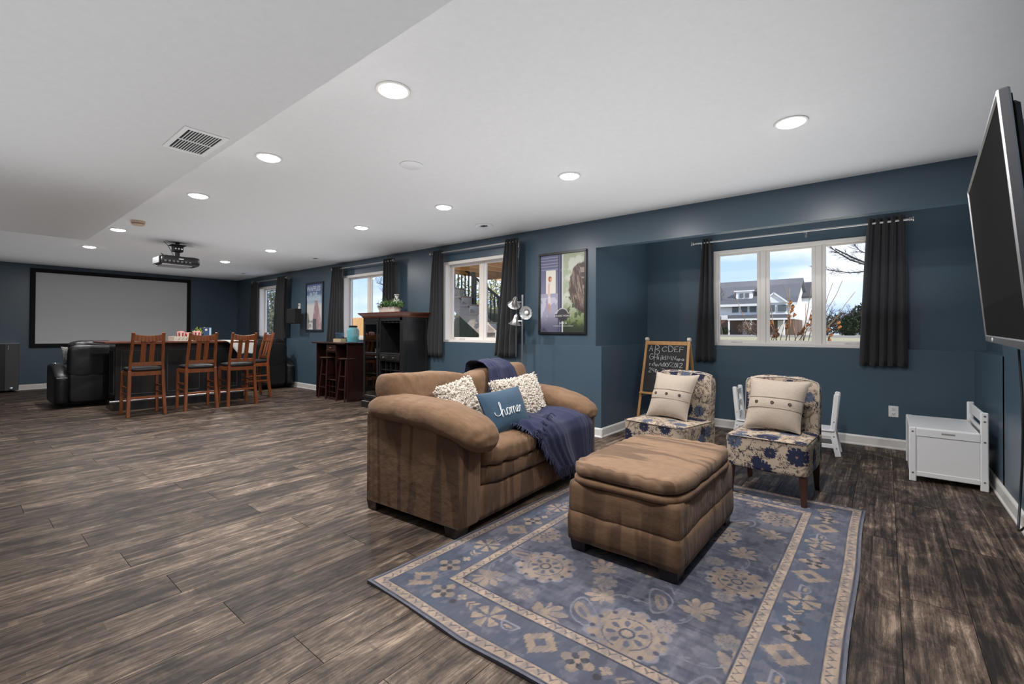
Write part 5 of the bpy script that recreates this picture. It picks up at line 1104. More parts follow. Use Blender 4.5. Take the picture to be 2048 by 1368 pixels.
e = empty('floor_cabinet', (-12.92, .55, 0), 'dark grey floor cabinet with black front at the left edge by the far wall', 'cabinet')
A('body', mat('graphite_panel', (.055, .055, .062), .45), (-.16, .16, -.28, .28, .035, .915), parent=e, b=.006); A('front_panel', M_black, (.16, .19, -.28, .10, .04, .90), parent=e); A('top_edge', M_steel, (-.16, .16, -.28, .285, .915, .922), parent=e, b=.002)
A('handle', M_chrome, (.162, .172, .13, .145, .80, .88), parent=e, b=.002)
for y in (-.22, .22): MB().lathe([(.001, -.012), (.02, -.012), (.02, .012), (.001, .012)], (.10, y, .02), 14, (0, 1, 0)).build('caster', M_black, e)
MB().lathe([(.02, 0), (.025, .01), (.001, .02)], (.162, .18, .07), 12, (1, 0, 0)).build('caster_cap', M_chrome, e)
# ================================================================== THREE-HEAD FLOOR LAMP
lp = empty('floor_lamp', (-3.435, 4.41, 0), 'brushed nickel three-headed floor lamp behind the loveseat', 'floor lamp')
MB().lathe([(.001, 0), (.125, 0), (.125, .012), (.10, .022), (.015, .028), (.001, .03)], n=36).build('base', M_steel, lp, smooth='auto'); MB().tube([(0, 0, .02), (0, 0, 1.635)], .0115, 14).build('pole', M_steel, lp, smooth='auto')
def head(z, dx, dy, ax, lit=False):
    a_ = Vector(ax).normalized(); p = Vector((dx, dy, z)); h = MB().tube([(0, 0, z), p], .005, 8).build('arm', M_chrome, lp, smooth='auto')
    q = MB(); n_ = 40; prof = [(.020, -.075), (.027, -.06), (.030, -.035), (.034, -.012), (.048, .012), (.066, .032), (.082, .045)]; mm_ = a_.to_track_quat('Z', 'Y').to_matrix(); v = []
    for sgn, pr in ((0, prof), (-.003, prof[::-1])):
        for i, (r_, z_) in enumerate(pr):
            for k in range(n_):
                t_ = 2*math.pi*k/n_; flute = .0022*math.cos(14*t_)*min(1, max(0, (z_+.05)/.06)); v.append(mm_ @ Vector(((r_+sgn+flute)*math.cos(t_), (r_+sgn+flute)*math.sin(t_), z_))+p)
    k = n_; R_ = len(v)//k; q.add(v, [(i*k+j, i*k+(j+1) % k, (i+1)*k+(j+1) % k, (i+1)*k+j) for i in range(R_-1) for j in range(k)]+[tuple(range(k))])
    q.build('shade', M_steel, lp, smooth='auto')
    MB().lathe([(.001, -.09), (.012, -.088), (.016, -.076), (.001, -.07)], p, 16, a_).build('socket_cap', M_chrome, lp, smooth='auto')
    MB().lathe([(.012, -.04), (.018, -.015), (.026, .008), (.024, .026), (.012, .036), (.001, .038)], p, 20, a_).build('bulb', mat('frosted_bulb', (.85, .85, .84), .4), lp, smooth='auto')
    lp_ = [(.077, .0435), (.060, .030), (.042, .010), (.028, -.012), (.024, -.035), (.001, -.036)]; li = np.linspace(0, 1, 6)
    MB().grid(lambda u, v: mm_ @ Vector((np.interp(v, li, [q_[0] for q_ in lp_])*math.cos(2*math.pi*u), np.interp(v, li, [q_[0] for q_ in lp_])*math.sin(2*math.pi*u), np.interp(v, li, [q_[1] for q_ in lp_])))+p, 30, 6, True, False).build('shade_lining', mat('grey_lining', (.42, .44, .45), .35), lp, smooth=True)
head(1.548, -.105, -.02, (-.35, .30, -.42)); head(1.415, .085, -.02, (.30, -.85, -.10)); head(1.315, -.085, -.03, (-.22, .0, -1))
# ================================================================== CHALKBOARD EASEL
ez = empty('chalkboard_easel', (-2.02, 5.42, 0), 'pine easel with a chalked alphabet on a blackboard behind the left flowered chair', 'easel'); ez.rotation_euler = (0, 0, R(-6)); EW = .285; ZT_ = 1.10
def leg_(s_, y, tag_): MB().bar((s_*EW, y, 0), (s_*(EW-.02), 0, ZT_), .030, .018, .003, up=(0, 1, 0)).build('leg', M_pine, ez)
for s_ in (-1, 1): leg_(s_, -.22, 0); leg_(s_, .24, 0)
tlt = math.atan(.22/ZT_)
def onb(x, z, o=0): return Vector((x, -.22*(1-z/ZT_)-o, z))
MB().bar(onb(-EW+.03, ZT_-.045), onb(EW-.03, ZT_-.045), .018, .045, .003).build('top_rail', M_pine, ez)
q = MB(); P_ = [onb(-EW+.035, .48), onb(EW-.035, .48), onb(EW-.035, ZT_-.065), onb(-EW+.035, ZT_-.065)]; q.add(P_+[p+Vector((0, .012, 0)) for p in P_], [(0, 1, 2, 3), (7, 6, 5, 4), (0, 4, 5, 1), (1, 5, 6, 2), (2, 6, 7, 3), (3, 7, 4, 0)]); q.build('chalkboard', mat('chalkboard', (.028, .028, .031), .8, var=((12, 12, 12), .4, .3)), ez)
MB().bar(onb(-EW+.02, .46, .03), onb(EW-.02, .46, .03), .08, .018).build('chalk_tray', M_pine, ez)
MB().bar((-EW+.02, .14, .46), (EW-.02, .14, .46), .02, .04).build('rear_rail', M_pine, ez); 
for s_ in (-1, 1): MB().bar((s_*(EW-.02), -.13, .42), (s_*(EW-.02), .14, .42), .012, .02).build('spreader', M_steel, ez)
for s_ in (-1, 1): MB().lathe([(.001, -.02), (.022, -.018), (.024, .0), (.022, .018), (.001, .02)], (s_*(EW-.02), 0, ZT_), 16, (1, 0, 0)).build('hinge_cap', mat('cream_plastic', (.72, .66, .52), .4), ez, smooth='auto')
GLY = {'A': '0,0 .5,1 1,0|.2,.4 .8,.4', 'B': '0,0 0,1 .7,.95 .75,.7 .1,.55 .9,.4 .8,.05 0,0', 'C': '1,.85 .5,1 0,.5 .4,0 1,.2', 'D': '.1,0 0,1 .8,.8 .95,.35 .6,.02 .1,0', 'E': '.9,1 0,.95 0,0 1,.05|0,.5 .7,.52', 'F': '0,0 0,1 1,.95|0,.55 .8,.5', 'G': '.9,.9 .4,1 0,.5 .3,0 .9,.1 1,.5 .5,.45', 'H': '0,-.3 0,1|1,0 1,1|0,.45 1,.5',
 'i': '.5,0 .5,.7|.5,.95 .5,1.05', 'j': '.1,-.2 .5,-.1 .5,.7|.5,.95 .5,1.05', 'k': '0,0 0,1|.9,.7 0,.35 .9,0', 'I': '.5,0 .5,1', 'M': '0,0 .15,1 .5,.3 .85,1 1,0', 'N': '0,0 .1,.9 .9,.05 1,1', 'o': '.5,.6 .05,.35 .4,0 .9,.25 .5,.6', 'p': '0,-.3 0,.6 .8,.5 .7,.15 0,.15', 'a': '.9,.6 .2,.55 .1,.1 .8,.1 .9,.6 1,0', 'r': '0,0 .1,.65|.05,.4 .8,.6', 's': '.9,.6 .2,.5 .7,.25 .1,.05', 't': '.5,0 .5,1|0,.65 1,.65', 'u': '0,.6 .2,0 .8,.05 .9,.6', 'v': '0,.6 .5,0 1,.7', 'W': '0,.9 .25,0 .5,.6 .75,0 1,1', 'X': '0,0 1,1|0,1 1,0', 'Y': '0,1 .5,.5|1,1 .2,-.1', 'Z': '0,1 1,.95 0,.1 1,0', '0': '.5,1 .05,.6 .3,0 .9,.3 .5,1', '1': '.5,0 .5,1', '2': '0,.8 .5,1 .9,.7 0,0 1,0', '4': '0,1 .1,.4 1,.45|.8,1 .8,0', '8': '.9,.9 .2,.8 .8,.2 .3,0 .2,.3 .9,.9', '6': '.8,1 .1,.4 .4,0 .9,.3 .2,.4', '7': '0,1 1,1 .3,0|.2,.5 .8,.5', '9': '.8,.6 .2,.7 .3,1 .8,.9 .8,0', 'n': '0,0 0,.5 .5,.6 .9,0', 'm': '0,0 0,.5 .3,.1 .5,.6 .7,.1 1,.6', 'l': '.3,0 .3,1'}
M_chalk = mat('chalk', (.60, .61, .62), .9)
def chalk(ch, x, z, w_, h_):
    q = MB()
    for st in GLY[ch].split('|'):
        P_ = [tuple(map(float, p.split(','))) for p in st.split()]; P_ = smooth_pts(P_, 3) if ch in 'BCDGopas0286' else P_
        q.tube([onb(x+a_*w_, z+b_*h_, .0015) for a_, b_ in P_], .0030, 5)
    return q.build('chalk_letter', M_chalk, ez)
random.seed(12)
rows = [('ABCDEF', .955, .052, [0, .078, .165, .245, .322, .385], [.048, .060, .062, .062, .045, .048], [.070, .105, .058, .070, .062, .060]),
        ('GHijkIMNopa', .858, .05, [.012, .075, .122, .152, .182, .214, .240, .308, .355, .385, .418], [.05, .038, .02, .02, .03, .016, .055, .038, .022, .02, .028], [.066, .055, .045, .045, .05, .05, .05, .05, .03, .03, .03]),
        ('rstuvWXYZ012', .778, .05, [.02, .05, .072, .100, .125, .165, .210, .245, .282, .340, .370, .400], [.022, .02, .022, .022, .028, .04, .03, .034, .05, .026, .016, .036], [.045, .04, .05, .04, .045, .048, .045, .048, .052, .05, .05, .05]),
        ('248s789Imnll', .705, .05, [.02, .062, .10, .128, .185, .220, .255, .300, .335, .362, .388, .402], [.034, .03, .024, .018, .034, .024, .022, .02, .022, .02, .01, .01], [.05, .05, .04, .035, .045, .038, .04, .04, .02, .02, .05, .05])]
for s_, z, h_, xs_, ws_, hs_ in rows:
    for ch, x, w_, hh in zip(s_, xs_, ws_, hs_): chalk(ch, -.222+x, z-(.035 if ch == 'B' else 0), w_, hh)
# ================================================================== CHILD CHAIRS
def kid():
    e = empty('child_chair', (0, 0, 0))      # front faces +x
    for s_ in (-1, 1):
        MB().bar((-.045, s_*.115, 0), (.0, s_*.115, .24), .024, .050, .005, up=(1, 0, 0)).build('rear_post', M_lacq, e); MB().bar((.0, s_*.115, .22), (-.035, s_*.115, .60), .024, .048, .010, up=(1, 0, 0)).build('rear_post', M_lacq, e)
        MB().bar((.29, s_*.115, 0), (.265, s_*.115, .235), .024, .045, .005, up=(1, 0, 0)).build('front_leg', M_lacq, e)
        for z in (.33, .19, .08): MB().lathe([(.006, 0), (.006, .002), (.001, .003)], (-.01-(.02 if z < .1 else 0), s_*.1275, z), 10, (0, s_, 0)).build('bolt', M_steel, e)
        MB().box(-.0, .27, s_*.115-.010, s_*.115+.010, .185, .235, .003).build('apron', M_lacq, e); MB().box(-.02, .27, s_*.115-.009, s_*.115+.009, .075, .115, .003).build('stretcher', M_lacq, e)
    MB().box(-.01, .30, -.14, .14, .235, .252, .005).build('seat', M_lacq, e)
    for z in (.30, .42, .545): MB().box(-.037+(.5-z)*.05, -.018+(.5-z)*.05, -.104, .104, z-.028, z+.028, .004).build('back_slat', M_lacq, e)
    MB().box(-.035, -.015, -.104, .104, .07, .11, .003).build('stretcher', M_lacq, e)
    return e
k0 = kid(); k0.location = (-1.235, 5.50, 0); tag(k0, "white wooden child's chair between the two flowered chairs", 'chair', "white child's chairs")
k1 = copy_tree(k0); k1.location = (-.40, 5.49, 0); k1.rotation_euler.z = R(180+2); tag(k1, "white wooden child's chair peeking out right of the flowered chair", 'chair', "white child's chairs")
# ================================================================== TOY BENCH
tb = empty('toy_bench', (.37, 4.89, 0), 'white wooden toy bench with lift lid and side backrest in the alcove corner', 'toy chest'); w_ = .225; d_ = .75
for x in (-w_, w_-.045): A('post', M_lacq, (x, x+.045, 0, .022, 0, .432 if x < 0 else .592), parent=tb, b=.006); A('post', M_lacq, (x, x+.045, d_-.022, d_, 0, .432 if x < 0 else .592), parent=tb, b=.006)
A('front_panel', M_lacq, (-w_+.045, w_-.045, .006, .018, .05, .385), parent=tb); A('front_rail', M_lacq, (-w_+.045, w_-.045, .001, .018, .045, .085), parent=tb)
A('front_apron', M_lacq, (-w_+.045, w_-.045, .0, .018, .365, .425), parent=tb, b=.003)
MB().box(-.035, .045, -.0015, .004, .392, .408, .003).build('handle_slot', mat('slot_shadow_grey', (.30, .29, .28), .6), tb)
A('rear_panel', M_lacq, (-w_+.045, w_-.045, d_-.018, d_-.006, .05, .42), parent=tb); A('side_panel', M_lacq, (-w_+.004, -w_+.018, .02, d_-.02, .045, .42), parent=tb); A('side_panel', M_lacq, (w_-.018, w_-.004, .02, d_-.02, .045, .42), parent=tb); A('bottom_panel', M_lacq, (-w_+.02, w_-.02, .02, d_-.02, .05, .062), parent=tb)
A('lid', M_lacq, (-w_+.004, w_-.045, .018, d_-.018, .418, .432), parent=tb)
A('back_rail', M_lacq, (w_-.032, w_-.014, .022, d_-.022, .505, .585), parent=tb); A('back_rail', M_lacq, (w_-.032, w_-.014, .022, d_-.022, .432, .462), parent=tb)
for x, z in ((-w_+.022, .07), (-w_+.022, .40), (w_-.022, .07), (w_-.022, .37), (w_-.022, .525), (w_-.022, .565)): MB().lathe([(.007, 0), (.007, .002), (.001, .003)], (x, 0, z), 12, (0, -1, 0)).build('bolt', M_steel, tb)
# ================================================================== OUTDOORS
M_lawn = mat('dormant_lawn', (.50, .43, .26), .95, var=((.6, .6, .6), .35, .25), col2=(.34, .32, .17))
M_siding = mat('white_siding', (.80, .82, .84), .6, var=((.5, .5, 14), .06, .1)); M_roof = mat('grey_shingle', (.13, .135, .15), .9, var=((3, 3, 3), .25, .3)); M_brick = mat('far_brick', (.20, .125, .095), .9, var=((9, 9, 14), .4, .1), col2=(.10, .07, .06)); M_hglass = mat('far_window_glass', (.10, .11, .12), .15); M_htrim = mat('house_trim', (.72, .73, .74), .5)
M_bark = mat('grey_bark', (.085, .072, .062), .9, var=((8, 8, 2), .4, .3)); M_stem = mat('dry_stem', (.55, .38, .20), .8, var=((12, 12, 4), .6, .2), col2=(.16, .09, .06)); M_dead = mat('dead_leaf', (.50, .19, .06), .8, var=((30, 30, 30), .6, .3)); M_hedge = mat('evergreen', (.05, .075, .03), .9, var=((5, 5, 5), .6, .3)); M_deck = wood('fresh_deck_lumber', (.78, .45, .18), (.55, .29, .10), .7, (3, 20, 20)); M_grayw = wood('weathered_deck_lumber', (.55, .47, .40), (.38, .32, .27), .8, (3, 20, 20), coat=0); M_rail = mat('dark_green_rail', (.045, .055, .048), .5)
gr = MB(); gr.grid(lambda u, v: Vector((-60+u*75, 6.45+v*v*90, .70+.30*min(1, v*v*1.4)+.05*noise.noise(Vector((u*20, v*20, 0))))), 60, 40)
o = gr.build('lawn', M_lawn, smooth=True); o['kind'] = 'structure'
struct('street', MB().box(-14, 12, 41, 46, .85, 1.02), mat('pale_asphalt', (.34, .33, .32), .9))
hs = empty('neighbour_house', (-16, 62, .95), 'white two-storey neighbour house with grey roof and brick porch beyond the lawn', 'house')
def HB(name, m, *bs, parent=hs):
    q = MB()
    for d in bs: q.box(d[0]+16, d[1]+16, d[2]-62, d[3]-62, d[4]-.95, d[5]-.95, 0)
    return q.build(name, m, parent)
HB('siding', M_siding, (-34, -8.2, 62, 72, 2.85, 4.75)); HB('brick_base', M_brick, (-34, -8.2, 62, 72, .9, 2.85))
def prism(name, m, x0, x1, y0, y1, yr, ze, zr, th=.25, parent=hs):
    q = MB()
    for (ya, yb) in ((y0, yr), (y1, yr)):
        P_ = [(x0, ya, ze), (x1, ya, ze), (x1, yb, zr), (x0, yb, zr)]; P_ = [(a+16, b_-62, c_-.95) for a, b_, c_ in P_]; q.add(P_+[(a, b_, c_-th) for a, b_, c_ in P_], [(0, 1, 2, 3), (7, 6, 5, 4), (0, 4, 5, 1), (1, 5, 6, 2), (2, 6, 7, 3), (3, 7, 4, 0)])
    return q.build(name, m, parent)
prism('roof', M_roof, -34.4, -7.9, 61.4, 72.6, 67, 4.75, 8.1)
q = MB(); q.add([(-8.25+16, 0, 3.8), (-8.25+16, 10, 3.8), (-8.25+16, 5, 7.0), (-8.5+16, 0, 3.8), (-8.5+16, 10, 3.8), (-8.5+16, 5, 7.0)], [(0, 1, 2), (5, 4, 3), (0, 3, 4, 1), (1, 4, 5, 2), (2, 5, 3, 0)]); q.build('gable_wall', M_siding, hs)
HB('wing', M_siding, (-8.4, -7.25, 68.5, 76, .9, 5.9)); prism('wing_roof', mat('dark_shingle', (.06, .062, .07), .9), -8.9, -7.0, 68.2, 76.2, 72, 5.9, 8.0)
HB('eave_trim', M_htrim, (-34.4, -7.9, 61.3, 61.5, 4.45, 4.75))
HB('dormer', M_siding, (-14.6, -12.75, 62.6, 66, 5.3, 6.35)); HB('dormer_trim', M_htrim, (-14.8, -12.5, 62.4, 66, 6.35, 6.5)); HB('window', M_hglass, (-14.2, -13.75, 62.5, 62.7, 5.6, 6.15), ); HB('window', M_hglass, (-13.55, -13.1, 62.5, 62.7, 5.6, 6.15))
q = MB(); q.add([(a+16, b_-62, c_-.95) for a, b_, c_ in ((-12.75, 62.5, 6.35), (-11.6, 62.5, 7.1), (-11.4, 62.9, 6.2), (-12.75, 66, 6.35), (-11.6, 66, 7.1), (-11.4, 66, 6.2))], [(0, 1, 2), (5, 4, 3), (0, 3, 4, 1), (1, 4, 5, 2), (2, 5, 3, 0)]); q.build('dormer_roof', M_roof, hs)
HB('bay', M_siding, (-11.3, -8.95, 61.2, 62.2, 3.0, 4.8))
q = MB(); q.add([(a+16, b_-62, c_-.95) for a, b_, c_ in ((-11.5, 61.0, 4.75), (-8.75, 61.0, 4.75), (-10.13, 61.0, 5.85), (-11.5, 66, 4.75), (-8.75, 66, 4.75), (-10.13, 66, 5.85))], [(0, 1, 2), (5, 4, 3), (0, 3, 4, 1), (1, 4, 5, 2), (2, 5, 3, 0)]); q.build('front_gable', M_siding, hs)
for a, b_ in (((-11.6, 60.9, 4.7), (-10.13, 60.9, 5.9)), ((-10.13, 60.9, 5.9), (-8.65, 60.9, 4.7))): MB().bar(tuple(np.array(a)-[-16, 62, .95]), tuple(np.array(b_)-[-16, 62, .95]), .2, .16, 0).build('gable_trim', M_htrim, hs)
for x in (-10.9, -9.75): HB('window', M_hglass, (x, x+.85, 61.05, 61.25, 3.75, 4.5))
for x in (-14.9, -13.9, -12.9): HB('window', M_hglass, (x, x+.7, 61.9, 62.05, 3.75, 4.5))
HB('porch_roof', M_roof, (-16.9, -16.2, 59.8, 62, 2.9, 3.3), (-14.9, -8.6, 59.8, 62, 2.9, 3.35)); HB('porch_beam', M_htrim, (-14.9, -8.6, 59.7, 59.9, 2.72, 2.92))
for x in (-14.85, -12.4, -9.0): HB('porch_column', M_htrim, (x, x+.16, 59.8, 59.96, .9, 2.8))
HB('door', M_htrim, (-13.7, -12.9, 61.9, 62.02, 1.0, 2.6)); HB('door', M_htrim, (-9.9, -9.2, 61.9, 62.02, 1.0, 2.7)); HB('window', M_hglass, (-12.0, -11.1, 61.9, 62.02, 1.5, 2.6))
def bush(name, c, s_, m, lab, seed, n_=900, cat='shrub', grp=None, leaf=.05, core=True):
    e = empty(name, (c[0], c[1], c[2]), lab, cat, grp); r = random.Random(seed); q = MB()
    for i in range(n_):
        d = Vector((r.gauss(0, 1), r.gauss(0, 1), r.gauss(0, 1))).normalized()*(r.random()**.33); p = Vector((d.x*s_[0]/2, d.y*s_[1]/2, s_[2]*(.5+d.z/2)))*(1+.12*noise.noise(d*3+Vector((seed, 0, 0))))
        a = Vector((r.uniform(-1, 1), r.uniform(-1, 1), r.uniform(-1, 1))).normalized(); b_ = a.cross(Vector((r.random(), r.random(), .3))).normalized(); L = leaf*r.uniform(.7, 1.4)
        q.add([p, p+a*L*.5+b_*L*.35, p+a*L, p+a*L*.5-b_*L*.35], [(0, 1, 2, 3)])
    o = q.build('foliage', m, e); o['kind'] = 'stuff'
    st = MB()
    for i in range(7):
        t_ = Vector((r.uniform(-.3, .3)*s_[0], r.uniform(-.3, .3)*s_[1], s_[2]*r.uniform(.6, .9))); st.tube([(r.uniform(-.05, .05), r.uniform(-.05, .05), 0), t_*.5, t_], [.02*max(s_), .012*max(s_), .004*max(s_)], 5)
    st.build('branches', M_bark, e)['kind'] = 'stuff'; return e
bush('round_bush', (-15.6, 60.0, .95), (2.0, 1.4, .95), M_hedge, 'dark clipped bush in front of the neighbour porch', 1, 1200, leaf=.14)
bush('bare_bush', (-11.4, 55.0, .95), (2.6, 2.0, 1.5), mat('brown_twigs', (.20, .13, .10), .9), 'reddish bare bush in front of the neighbour house', 2, 1300, leaf=.12)
def tree(name, x, y, z0, h, seed, lab, grp=None, lean=(0, 0), spread=.5, depth=5, r0=None, m=None, density=3):
    e = empty(name, (x, y, z0), lab, 'tree', grp); r = random.Random(seed); q = MB(); r0 = r0 or h*.02
    def br(p, d, L, rad, k):
        pts = [p]; dd = d.copy()
        for i in range(3): dd = (dd+Vector((r.uniform(-1, 1), r.uniform(-1, 1), r.uniform(-.2, .6)))*.16).normalized(); pts.append(pts[-1]+dd*L/3)
        q.tube(pts, [rad, rad*.85, rad*.72, rad*.6], 5 if k > 2 else 3, False)
        if k <= 0: return
        for i in range(density):
            t_ = pts[r.choice((1, 2, 3, 3))]; a = (dd+Vector((r.uniform(-1, 1), r.uniform(-1, 1), r.uniform(-.3, .8)))*spread*1.6).normalized(); br(t_, a, L*r.uniform(.6, .82), rad*.6, k-1)
    br(Vector((0, 0, 0)), Vector((lean[0], lean[1], 1)).normalized(), h*.34, r0, depth)
    q.build('branches', m or M_bark, e); return e
GT = 'bare trees beyond the lawn'
tree('bare_tree', -13.0, 50, .95, 5.6, 4, 'pale bare young tree in front of the neighbour house', GT, spread=.7, depth=5)
for i, (x, y, h) in enumerate(((-7.4, 74, 5.0), (-5.2, 64, 4.6), (-3.6, 60, 4.4))): tree('bare_tree', x, y, .95, h, 20+i, ('bare tree rising just right of the neighbour house gable', 'bare tree near the middle of the right window pane', 'bare tree beside the dark evergreens at the right')[i], GT, spread=.7, depth=5)
M_far = mat('distant_woods', (.15, .135, .11), .95, var=((1, 1, 1), .4, .3))
for i, (x, y, s_, m_) in enumerate(((-6.2, 70, (5, 4, 2.8), M_far), (-3.4, 72, (4.5, 4, 3.2), M_far), (-1.6, 62, (2.6, 2.6, 3.8), M_hedge), (.6, 60, (3, 3, 4.4), M_hedge), (-2.9, 58, (1.6, 1.6, 2.0), M_hedge))):
    bush('distant_tree', (x, y, .9), s_, m_, ('hazy brown woods left in the right window pane', 'hazy brown woods behind the evergreens', 'dark evergreen tree at the right edge of the right pane', 'tallest dark evergreen by the wide curtain', 'small dark evergreen in front of the hazy woods')[i], 30+i, 2200, 'tree', 'distant trees', leaf=.22)
# overhanging branch tree at upper right of the alcove window
e = empty('overhanging_tree', (1.6, 10.2, .8), 'dark bare tree whose branches reach into the upper right pane', 'tree'); q = MB(); r = random.Random(6)
q.tube([(0, 0, 0), (-.1, 0, 1.2), (-.3, 0, 1.9)], [.14, .11, .08], 8)
def twig(P_, r0):
    P_ = [Vector(p)-Vector((1.6, 10.2, .8)) for p in P_]; q.tube(P_, list(np.linspace(r0, r0*.3, len(P_))), 5)
    for i in range(len(P_)-1):
        for k in range(9):
            t_ = P_[i].lerp(P_[i+1], r.random()); d = (P_[i+1]-P_[i]).normalized(); a = (d+Vector((r.uniform(-1, 1), r.uniform(-.6, .6), r.uniform(-1, 1)))*.8).normalized(); L = r.uniform(.06, .18); m_ = t_+a*L*.5; q.tube([t_, m_, t_+a*L+Vector((0, 0, .02))], [.0035, .0028, .001], 4)
            for j in range(2): q.tube([m_, m_+(a+Vector((r.uniform(-1, 1), 0, r.uniform(-1, 1)))*.8).normalized()*L*.6], [.002, .0008], 3)
for P_, w_ in (([(1.3, 10.2, 2.7), (.5, 10, 2.5), (-.24, 10, 2.39), (-.45, 10, 2.52), (-.70, 10, 2.70)], .030), ([(1.2, 10.1, 2.4), (.5, 10, 2.3), (-.24, 10, 2.36), (-.48, 10, 2.48), (-.64, 10, 2.61), (-.78, 10, 2.74)], .022), ([(1.2, 10.1, 2.3), (.4, 10, 2.26), (-.24, 10, 2.26), (-.48, 10, 2.25), (-.66, 10, 2.29), (-.85, 10, 2.34), (-1.05, 10, 2.42)], .016), ([(1.2, 10.1, 2.6), (.2, 10, 2.55), (-.24, 10, 2.56), (-.34, 10, 2.62), (-.42, 10, 2.74)], .014)): twig(P_, w_)
q.build('branches', mat('wet_bark', (.035, .032, .034), .8), e)
# dry hydrangea stems just outside
sh = empty('dried_shrub', (-.95, 7.3, .72), 'dried shrub with brown curled leaves just outside the three-pane window', 'shrub')
ST = [[(-1.75, 1.82), (-1.64, 1.52), (-1.54, 1.26), (-1.42, 1.13)], [(-1.12, 1.87), (-1.06, 1.72), (-1.04, 1.5), (-1.05, 1.29), (-1.07, 1.09)], [(-1.02, 1.8), (-1.02, 1.64), (-1.01, 1.36), (-1.02, 1.09)], [(-.76, 1.9), (-.79, 1.66), (-.83, 1.36), (-.89, 1.1)], [(-.84, 1.58), (-.84, 1.36), (-.87, 1.1)], [(-.53, 1.84), (-.59, 1.65), (-.62, 1.49), (-.63, 1.23)], [(-.43, 1.87), (-.5, 1.68), (-.59, 1.5), (-.62, 1.41)], [(-.3, 1.72), (-.41, 1.55), (-.48, 1.41), (-.58, 1.29), (-.62, 1.21)], [(-1.26, 1.68), (-1.23, 1.44), (-1.18, 1.09)], [(-1.27, 1.37), (-1.21, 1.19), (-1.18, 1.09)], [(-1.08, 1.36), (-1.14, 1.09)], [(-.73, 1.36), (-.9, 1.1)], [(-.76, 1.33), (-.8, 1.1)], [(-.99, 1.36), (-.96, 1.1)], [(-.84, 1.29), (-.95, 1.1)], [(-1.28, 1.26), (-1.24, 1.09)], [(-.74, 1.63), (-.81, 1.33), (-.86, 1.1)], [(-1.0, 1.3), (-1.06, 1.1)], [(-.78, 1.25), (-.74, 1.1)], [(-1.13, 1.3), (-1.22, 1.1)]]
for i, st in enumerate(ST):
    y = 7.3+.05*math.sin(i*2.1); P_ = [Vector((a+.95, y-7.3, b_-.72)) for a, b_ in st]; last = P_[-1]; P_.append(last+(last-P_[-2]).normalized()*.30+Vector((0, 0, -.1))); P_[-1].z = max(.0, P_[-1].z)
    MB().tube(P_, list(np.linspace(.0035, .0062, len(P_))), 6).build('stem', M_stem, sh, smooth=True)
r = random.Random(9)
for x, z in ((-1.02, 1.64), (-1.0, 1.52), (-1.03, 1.44), (-1.03, 1.38), (-.99, 1.58), (-.97, 1.46), (-.78, 1.44), (-.77, 1.38), (-.82, 1.33), (-.86, 1.28), (-.88, 1.24), (-1.19, 1.26), (-1.22, 1.17), (-1.17, 1.2), (-.48, 1.36), (-.47, 1.30), (-.59, 1.26), (-.56, 1.19), (-.58, 1.14), (-1.06, 1.30), (-.92, 1.2), (-1.25, 1.38)):
    L = r.uniform(.06, .11); t_ = r.uniform(-.4, .4)
    MB().grid(lambda u, v: Vector((x+.95+(.022*math.sin(math.pi*min(1, u*1.05))*(v-.5)*2)*math.cos(t_)+.012*math.sin(4*u+t_), -.02+.018*math.cos(3*v+4*u)+.01*math.sin(7*u), z-.72-L*u+.01*(v-.5)**2)), 9, 5).build('dead_leaf', M_dead, sh, smooth=True)
# outdoor stair and deck beyond the third window
st_ = empty('outdoor_staircase', (-6.5, 6.8, .7), 'weathered wooden outdoor stair with dark balusters seen through the window by the lamp', 'staircase')
def SP(name, m, mb): mb.v = [(a+6.5, b_-6.8, c_-.7) for a, b_, c_ in mb.v]; return mb.build(name, m, st_)
SP('stringer', M_grayw, MB().bar((-7.6, 6.8, 2.12), (-5.35, 6.8, .62), .05, .30, .004)); SP('stringer', M_grayw, MB().bar((-7.6, 7.1, 2.12), (-5.35, 7.1, .62), .05, .20, .004))
for i in range(10):
    x = -7.35+i*.235; z = 2.10-i*.185
    if z < .75: break
    SP('tread', M_grayw, MB().box(x-.03, x+.25, 6.72, 7.1, z-.015, z+.02, .004)); SP('riser', M_htrim, MB().box(x+.235, x+.25, 6.76, 7.05, z-.185, z-.015))
SP('newel_post', M_rail, MB().box(-6.91, -6.84, 7.07, 7.14, 1.7, 2.55, .006)); SP('newel_post', M_rail, MB().box(-5.5, -5.43, 7.07, 7.14, .7, 2.0, .006))
sl_ = -1.5/2.25
SP('handrail', M_rail, MB().bar((-7.6, 7.10, 2.86), (-5.2, 7.10, 1.26), .05, .04)); SP('bottom_rail', M_rail, MB().bar((-7.6, 7.10, 2.12), (-5.2, 7.10, .52), .04, .04))
for i in range(21):
    x = -7.55+i*.108; z = 2.86+(x+7.6)*sl_; SP('baluster', M_rail, MB().box(x-.012, x+.012, 7.088, 7.112, z-.76, z, .002))
dk = empty('deck', (-6.2, 6.9, 2.5), 'fresh orange-brown wooden deck seen from below through the window by the lamp', 'deck')
for i in range(12): MB().box(-.95+i*.0+0, 2.2, -.95+i*.142, -.815+i*.142, .14, .17, .003).build('deck_board', M_deck, dk)
for i in range(6): MB().box(-.93+i*.42, -.89+i*.42, -.95, .75, -.06, .14, .003).build('joist', M_deck, dk)
MB().box(-.99, -.94, -.98, 3.2, -.08, .14, .004).build('rim_joist', M_deck, dk); MB().box(-.94, 2.2, .76, .82, -.14, .14, .004).build('beam', M_deck, dk); MB().box(.02, .14, .70, .82, -1.8, -.14, .006).build('deck_post', M_deck, dk)
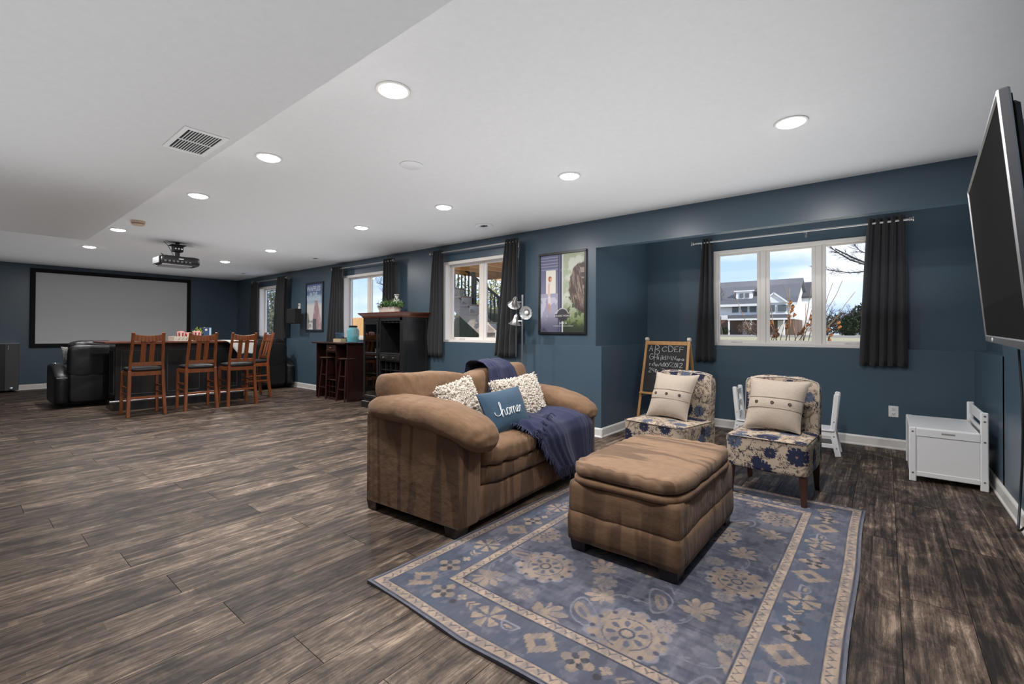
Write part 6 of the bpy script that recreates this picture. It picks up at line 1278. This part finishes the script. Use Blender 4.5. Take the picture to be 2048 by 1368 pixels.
M_yel = mat('pale_spring_foliage', (.55, .53, .25), .8, var=((5, 5, 5), .7, .2), col2=(.12, .15, .06)); M_dk = mat('shaded_groundcover', (.10, .11, .06), .9, var=((9, 9, 9), .6, .3))
for i, (x, y, s_) in enumerate(((-14.5, 13.0, (4.0, 2, 3.2)), (-11.5, 13.5, (3.6, 2, 3.0)), (-9.2, 12.5, (2.8, 2, 2.6)))): bush('pale_shrub', (x, y, .75), s_, M_yel, ('pale yellow-green shrub left behind the outdoor stair', 'pale yellow-green shrub directly behind the stair balusters', 'pale yellow-green shrub right of the outdoor stair')[i], 50+i, 3800, 'shrub', 'pale shrubs behind the stair', leaf=.10)
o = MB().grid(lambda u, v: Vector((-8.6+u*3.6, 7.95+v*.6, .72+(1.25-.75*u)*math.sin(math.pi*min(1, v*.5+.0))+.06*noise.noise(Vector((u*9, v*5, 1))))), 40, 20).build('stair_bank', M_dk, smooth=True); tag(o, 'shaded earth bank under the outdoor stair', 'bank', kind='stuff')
# fence and tree beyond the second window
fe = empty('picket_fence', (-19, 13, .75), 'warm brown dog-eared wooden fence seen just above the blue drink dispenser', 'fence')
for i in range(44):
    x = -4.4+i*.165; q = MB(); h = 1.13; q.add([(x, 0, 0), (x+.14, 0, 0), (x+.14, 0, h-.05), (x+.10, 0, h), (x+.04, 0, h), (x, 0, h-.05)]+[(a, .02, c_) for a, b_, c_ in [(x, 0, 0), (x+.14, 0, 0), (x+.14, 0, h-.05), (x+.10, 0, h), (x+.04, 0, h), (x, 0, h-.05)]], [(0, 1, 2, 3, 4, 5), (11, 10, 9, 8, 7, 6)]+[(j, (j+1) % 6, 6+(j+1) % 6, 6+j) for j in range(6)]); q.build('fence_picket', M_deck, fe)
for z in (.25, .85): MB().box(-4.4, 2.9, .02, .06, z, z+.08).build('fence_rail', M_deck, fe)
tree('bare_tree', -23.4, 17, .7, 6.2, 8, 'dark bare tree filling the right pane of the window over the bar cabinet', GT, spread=.75, depth=6, density=3, m=M_bark)
bush('evergreen_hedge', (-14.6, 6.35, .7), (5.0, .9, 2.2), mat('hazy_evergreen', (.17, .20, .13), .9, var=((7, 7, 7), .6, .3)), 'grey-green evergreen hedge close outside the farthest window', 70, 6000, 'hedge', leaf=.07)
